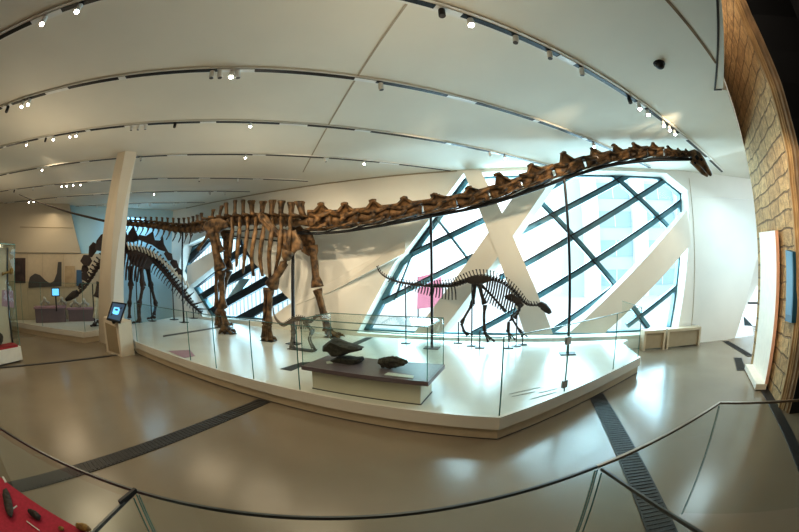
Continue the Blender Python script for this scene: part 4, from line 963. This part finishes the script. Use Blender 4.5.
# ------------------------------------------------------------------ lighting tracks and spotlights
tracks = [((1.7, 35.5), (722, 171)), ((1.7, 106.6), (650, 167)), ((1.7, 146.5), (548, 165)), ((1.7, 174.2), (450, 170)), ((2, 190.5), (308, 180.5)), ((2, 203), (250, 191)), ((72, 206), (205, 202)), ((120, 211.3), (178, 210.8))]
ordn = ['first', 'second', 'third', 'fourth', 'fifth', 'sixth', 'seventh', 'eighth']
TR = []
for i, (p, q) in enumerate(tracks):
    A, B = atz(*p, CZ), atz(*q, CZ)
    if i == 0: A = atz(1.7, 35.5, CZ)
    t = (B - A).normalized(); n = t.cross(UP); A2 = A - t * (3 if i < 4 else .1)
    TR.append((A, t))
    g = empty('lighting_track', (A2 + B) / 2, 'long ceiling lighting track, %s counted from the viewer' % ordn[i], 'lighting track', 'ceiling lighting tracks')
    MB().box((A2 + B) / 2 - UP * .012, (B - A2).length / 2, .075 if i == 0 else .06, .011, t, n).build('housing', M['wall'], g)
    k = .5; L = (B - A2).length
    MB().box((A2 + B) / 2 - UP * .026, L / 2, .034, .004, t, n).build('power_rail', M['black'], g)
    while k < L - .8:
        w = random.choice((.12, .3, .5)); MB().box(A2 + t * (k + w / 2) - UP * .0315, w / 2, .038, .002, t, n).build('cover_strip', M['white'], g)
        k += w + random.uniform(.8, 1.6)
rnd = random.Random(3)
spots = {0: [(46, 14, 1), (81, 1, 1), (442, 8, -1), (472, 16, 1), (515, 35, 0), (547, 52, 0), (580, 68, 0), (626, 98, -1), (637, 104, 1), (645, 110, 1), (663, 121, 1), (668, 126, 1), (674, 130, 1)],
    1: [(9, 106, -1), (24, 100.5, 1), (30, 98, 1), (213, 69, 0), (221, 69, 0), (233, 70, 1), (239, 69.5, 0), (381, 83, 0), (590, 144, 1)],
    2: [(29, 143, 1), (47.5, 139, -1), (56, 137.5, 1), (71, 133.5, 1), (76, 131.5, 1), (132, 126, 0), (139, 125.5, 0), (146, 125, 0), (176, 124.5, -1), (251, 124, 1), (490, 152.5, 0), (505, 156, 1)],
    3: [(42, 168, 1), (139, 155.5, 0), (246, 156, 1), (326, 158.5, 0), (363, 163, 1)],
    4: [(13, 190, -1), (33, 188, 0), (61, 184.5, 1), (66, 184, 1), (72, 183, 1), (78, 181.5, 1), (199, 178, 0), (238, 178.5, 0)],
    5: [(29, 201.5, 1), (34, 201, 1), (56, 199, 0), (154, 192.8, 1), (210, 192, 0), (225, 192, 0)],
    6: [(96, 206, 0), (138, 204.5, 0), (149, 204, 0), (174, 204, 0)]}
lampmesh = {}
def spot(A, t, px, py, kind, label, small):
    q = atz(px, py - 2, CZ); k = (q - A).dot(t); P = A + t * k
    r, L, sl = (.027, .085, .075) if small else (.035, .11, .09)
    n = t.cross(UP)
    tgt = V((rnd.uniform(-3, 3), 8, 1)); d = V((rnd.uniform(-.25, .25), rnd.uniform(-.1, .3), -1)).normalized() if kind == 0 else (V((P.x * .86, P.y * .80, 2.0)) - P).normalized()
    g = empty('track_spotlight', P, label, 'spotlight', 'spotlights on the ceiling tracks')
    c = P - UP * sl
    MB().tube([P - UP * .03, c], .012, 6).build('stem', M['black' if kind < 0 else 'white'], g)
    bo = MB().tube([c - d * L * .5, c - d * L * .42, c + d * L * .5], [r * .7, r, r], 12, 1, n).build('can', M['black' if kind < 0 else 'white'], g)
    MB().tube([c + d * (L * .5), c + d * (L * .5 + .004)], r * .86, 12, 1, n).build('lens', M['lens' if kind > 0 else 'dgrey'], g)
    return c + d * (L * .5 + .02), d
names = {1: 'lit white', 0: 'unlit white', -1: 'black'}
lamps = []
for i, lst in spots.items():
    for j, (px, py, kd) in enumerate(lst):
        o = 'leftmost' if j == 0 else ('rightmost' if j == len(lst) - 1 else 'number %d from the left' % (j + 1))
        P, d = spot(*TR[i], px, py, kd, '%s spotlight on the %s ceiling track, %s in view' % (names[kd], ordn[i], o), i > 1)
        if kd > 0: lamps.append((i, P, d))
p = atz(659, 63, CZ)
g = empty('ceiling_camera', p, 'small black dome camera on the ceiling near the stone wall', 'camera')
MB().tube([p, p - UP * .02], .09, 14).build('base', M['black'], g); MB().blob(p - UP * .02, .075, .075, .075, n=12, m=8).build('dome', M['black'], g, True)

# ------------------------------------------------------------------ light
w = C.worlds.new('sky'); sc.world = w; w.use_nodes = True
nt = w.node_tree; bg = nt.nodes['Background']; bg.inputs[0].default_value = (.89, .97, 1, 1); bg.inputs[1].default_value = 2.2
def area(name, loc, size, power, color, direction, sy=None, portal=False):
    l = C.lights.new(name, 'AREA'); l.shape = 'RECTANGLE'; l.size = size; l.size_y = sy or size; l.energy = power; l.color = color
    o = C.objects.new(name, l); col.objects.link(o); o.location = loc
    o.rotation_euler = V(direction).to_track_quat('-Z', 'Y').to_euler()
    if portal: l.cycles.is_portal = True
    return o
area('window_daylight', W(1.0, 2.5, 9.9), 8.5, 960, (.54, .85, 1), -NW, 4)
area('window_daylight', W(-9, 1.9, 9.9), 5, 330, (.48, .80, 1), -NW, 3)
for x, y, pw in ((-8, 5, 70), (-4, 3, 70), (-9, 1, 60), (-12, 7, 60), (-3, -2, 70), (1.5, 1.5, 45), (3.5, 4.6, 30), (-2, 6.5, 60), (-6, 8.5, 50)):
    area('ceiling_fill', (x, y, CZ - .35), 1.6, pw * .42, (1, .82, .57), (0, 0, -1))  # soft fill panels added below the ceiling, not track fittings
for i, (x, y, pw) in enumerate(((-6, 3, 120), (0, 2.5, 90), (-11, 4, 90), (-3, 6, 60))):
    l = C.lights.new('fill_point', 'POINT'); l.energy = pw * .42; l.color = (1, .84, .60); l.shadow_soft_size = .6  # fill lamps added in mid-air to even out the room
    o = C.objects.new('fill_point', l); col.objects.link(o); o.location = (x, y, 3.0)
area('stone_fill', S(.3, 7.6, -.75), 1.0, 55, (1, .86, .66), S(.8, 4.9) - S(.3, 7.6, -.75))  # both lamps added above the gap to brighten the stone
area('stone_fill', S(-2.0, 6.6, -.75), .8, 30, (1, .86, .66), S(-.9, 4.6) - S(-2.0, 6.6, -.75))
area('right_end_fill', (9.3, 4.6, 2.6), 2.4, 27, (.45, .80, 1), W(6.6, 2.2) - V((9.3, 4.6, 2.6)), 2.5)  # unseen cool lamp added to brighten the right wall
area('right_end_fill', (8.3, 4.9, 4.4), 1.6, 60, (.66, .90, 1), (-.35, -.1, -1))  # second added lamp, lifts the floor at right
area('corner_fill', (-10.2, 10.6, 4.3), 1.6, 55, (.45, .78, 1), (0, -.1, -1))  # cool lamp added to brighten the left back corner
def spotlamp(P, T, pw, ang=50, color=(1, .82, .58)):
    l = C.lights.new('spot', 'SPOT'); l.energy = pw * .8; l.spot_size = math.radians(ang); l.spot_blend = .6; l.color = color; l.shadow_soft_size = .06
    o = C.objects.new('spot', l); col.objects.link(o); o.location = P; o.rotation_euler = (V(T) - V(P)).to_track_quat('-Z', 'Y').to_euler()
for P, T, pw in (((-4.6, 4.1, 4.45), onw(215, 270, 7.2), 500), ((-4.2, 4.6, 4.45), onw(270, 260, 7.0), 500), ((-1.5, 4.8, 4.45), onw(300, 225, 7.4), 350), ((1.0, 4.2, 4.45), onw(400, 210, 7.5), 300), ((3.0, 3.6, 4.4), onw(520, 185, 7.3), 250),
    ((4.6, 3.4, 4.4), onw(640, 155, 6.8), 150), ((-7.5, 3.2, 4.45), onw(120, 250, 6), 350), ((2.6, 2.2, 4.5), S(.8, 2.3), 620), ((3.0, 3.9, 4.45), onw(500, 235, 8.5), 330), ((5.2, 3.9, 4.45), onw(645, 265, 8.5), 200), ((-.8, 4.6, 4.45), onw(380, 255), 300), ((-.5, 3.0, 4.45), (-.6, 4.9, .7), 120), ((-5.5, 5.5, 4.5), onw(330, 270), 260)):
    spotlamp(P, T, pw)

sc.view_settings.view_transform = 'Standard'; sc.view_settings.look = 'None'; sc.view_settings.exposure = .08; sc.view_settings.gamma = .86
try:
    sc.cycles.use_denoising = True; sc.cycles.max_bounces = 8; sc.cycles.transparent_max_bounces = 24; sc.cycles.sample_clamp_indirect = 6; sc.cycles.caustics_reflective = False; sc.cycles.caustics_refractive = False
except Exception: pass
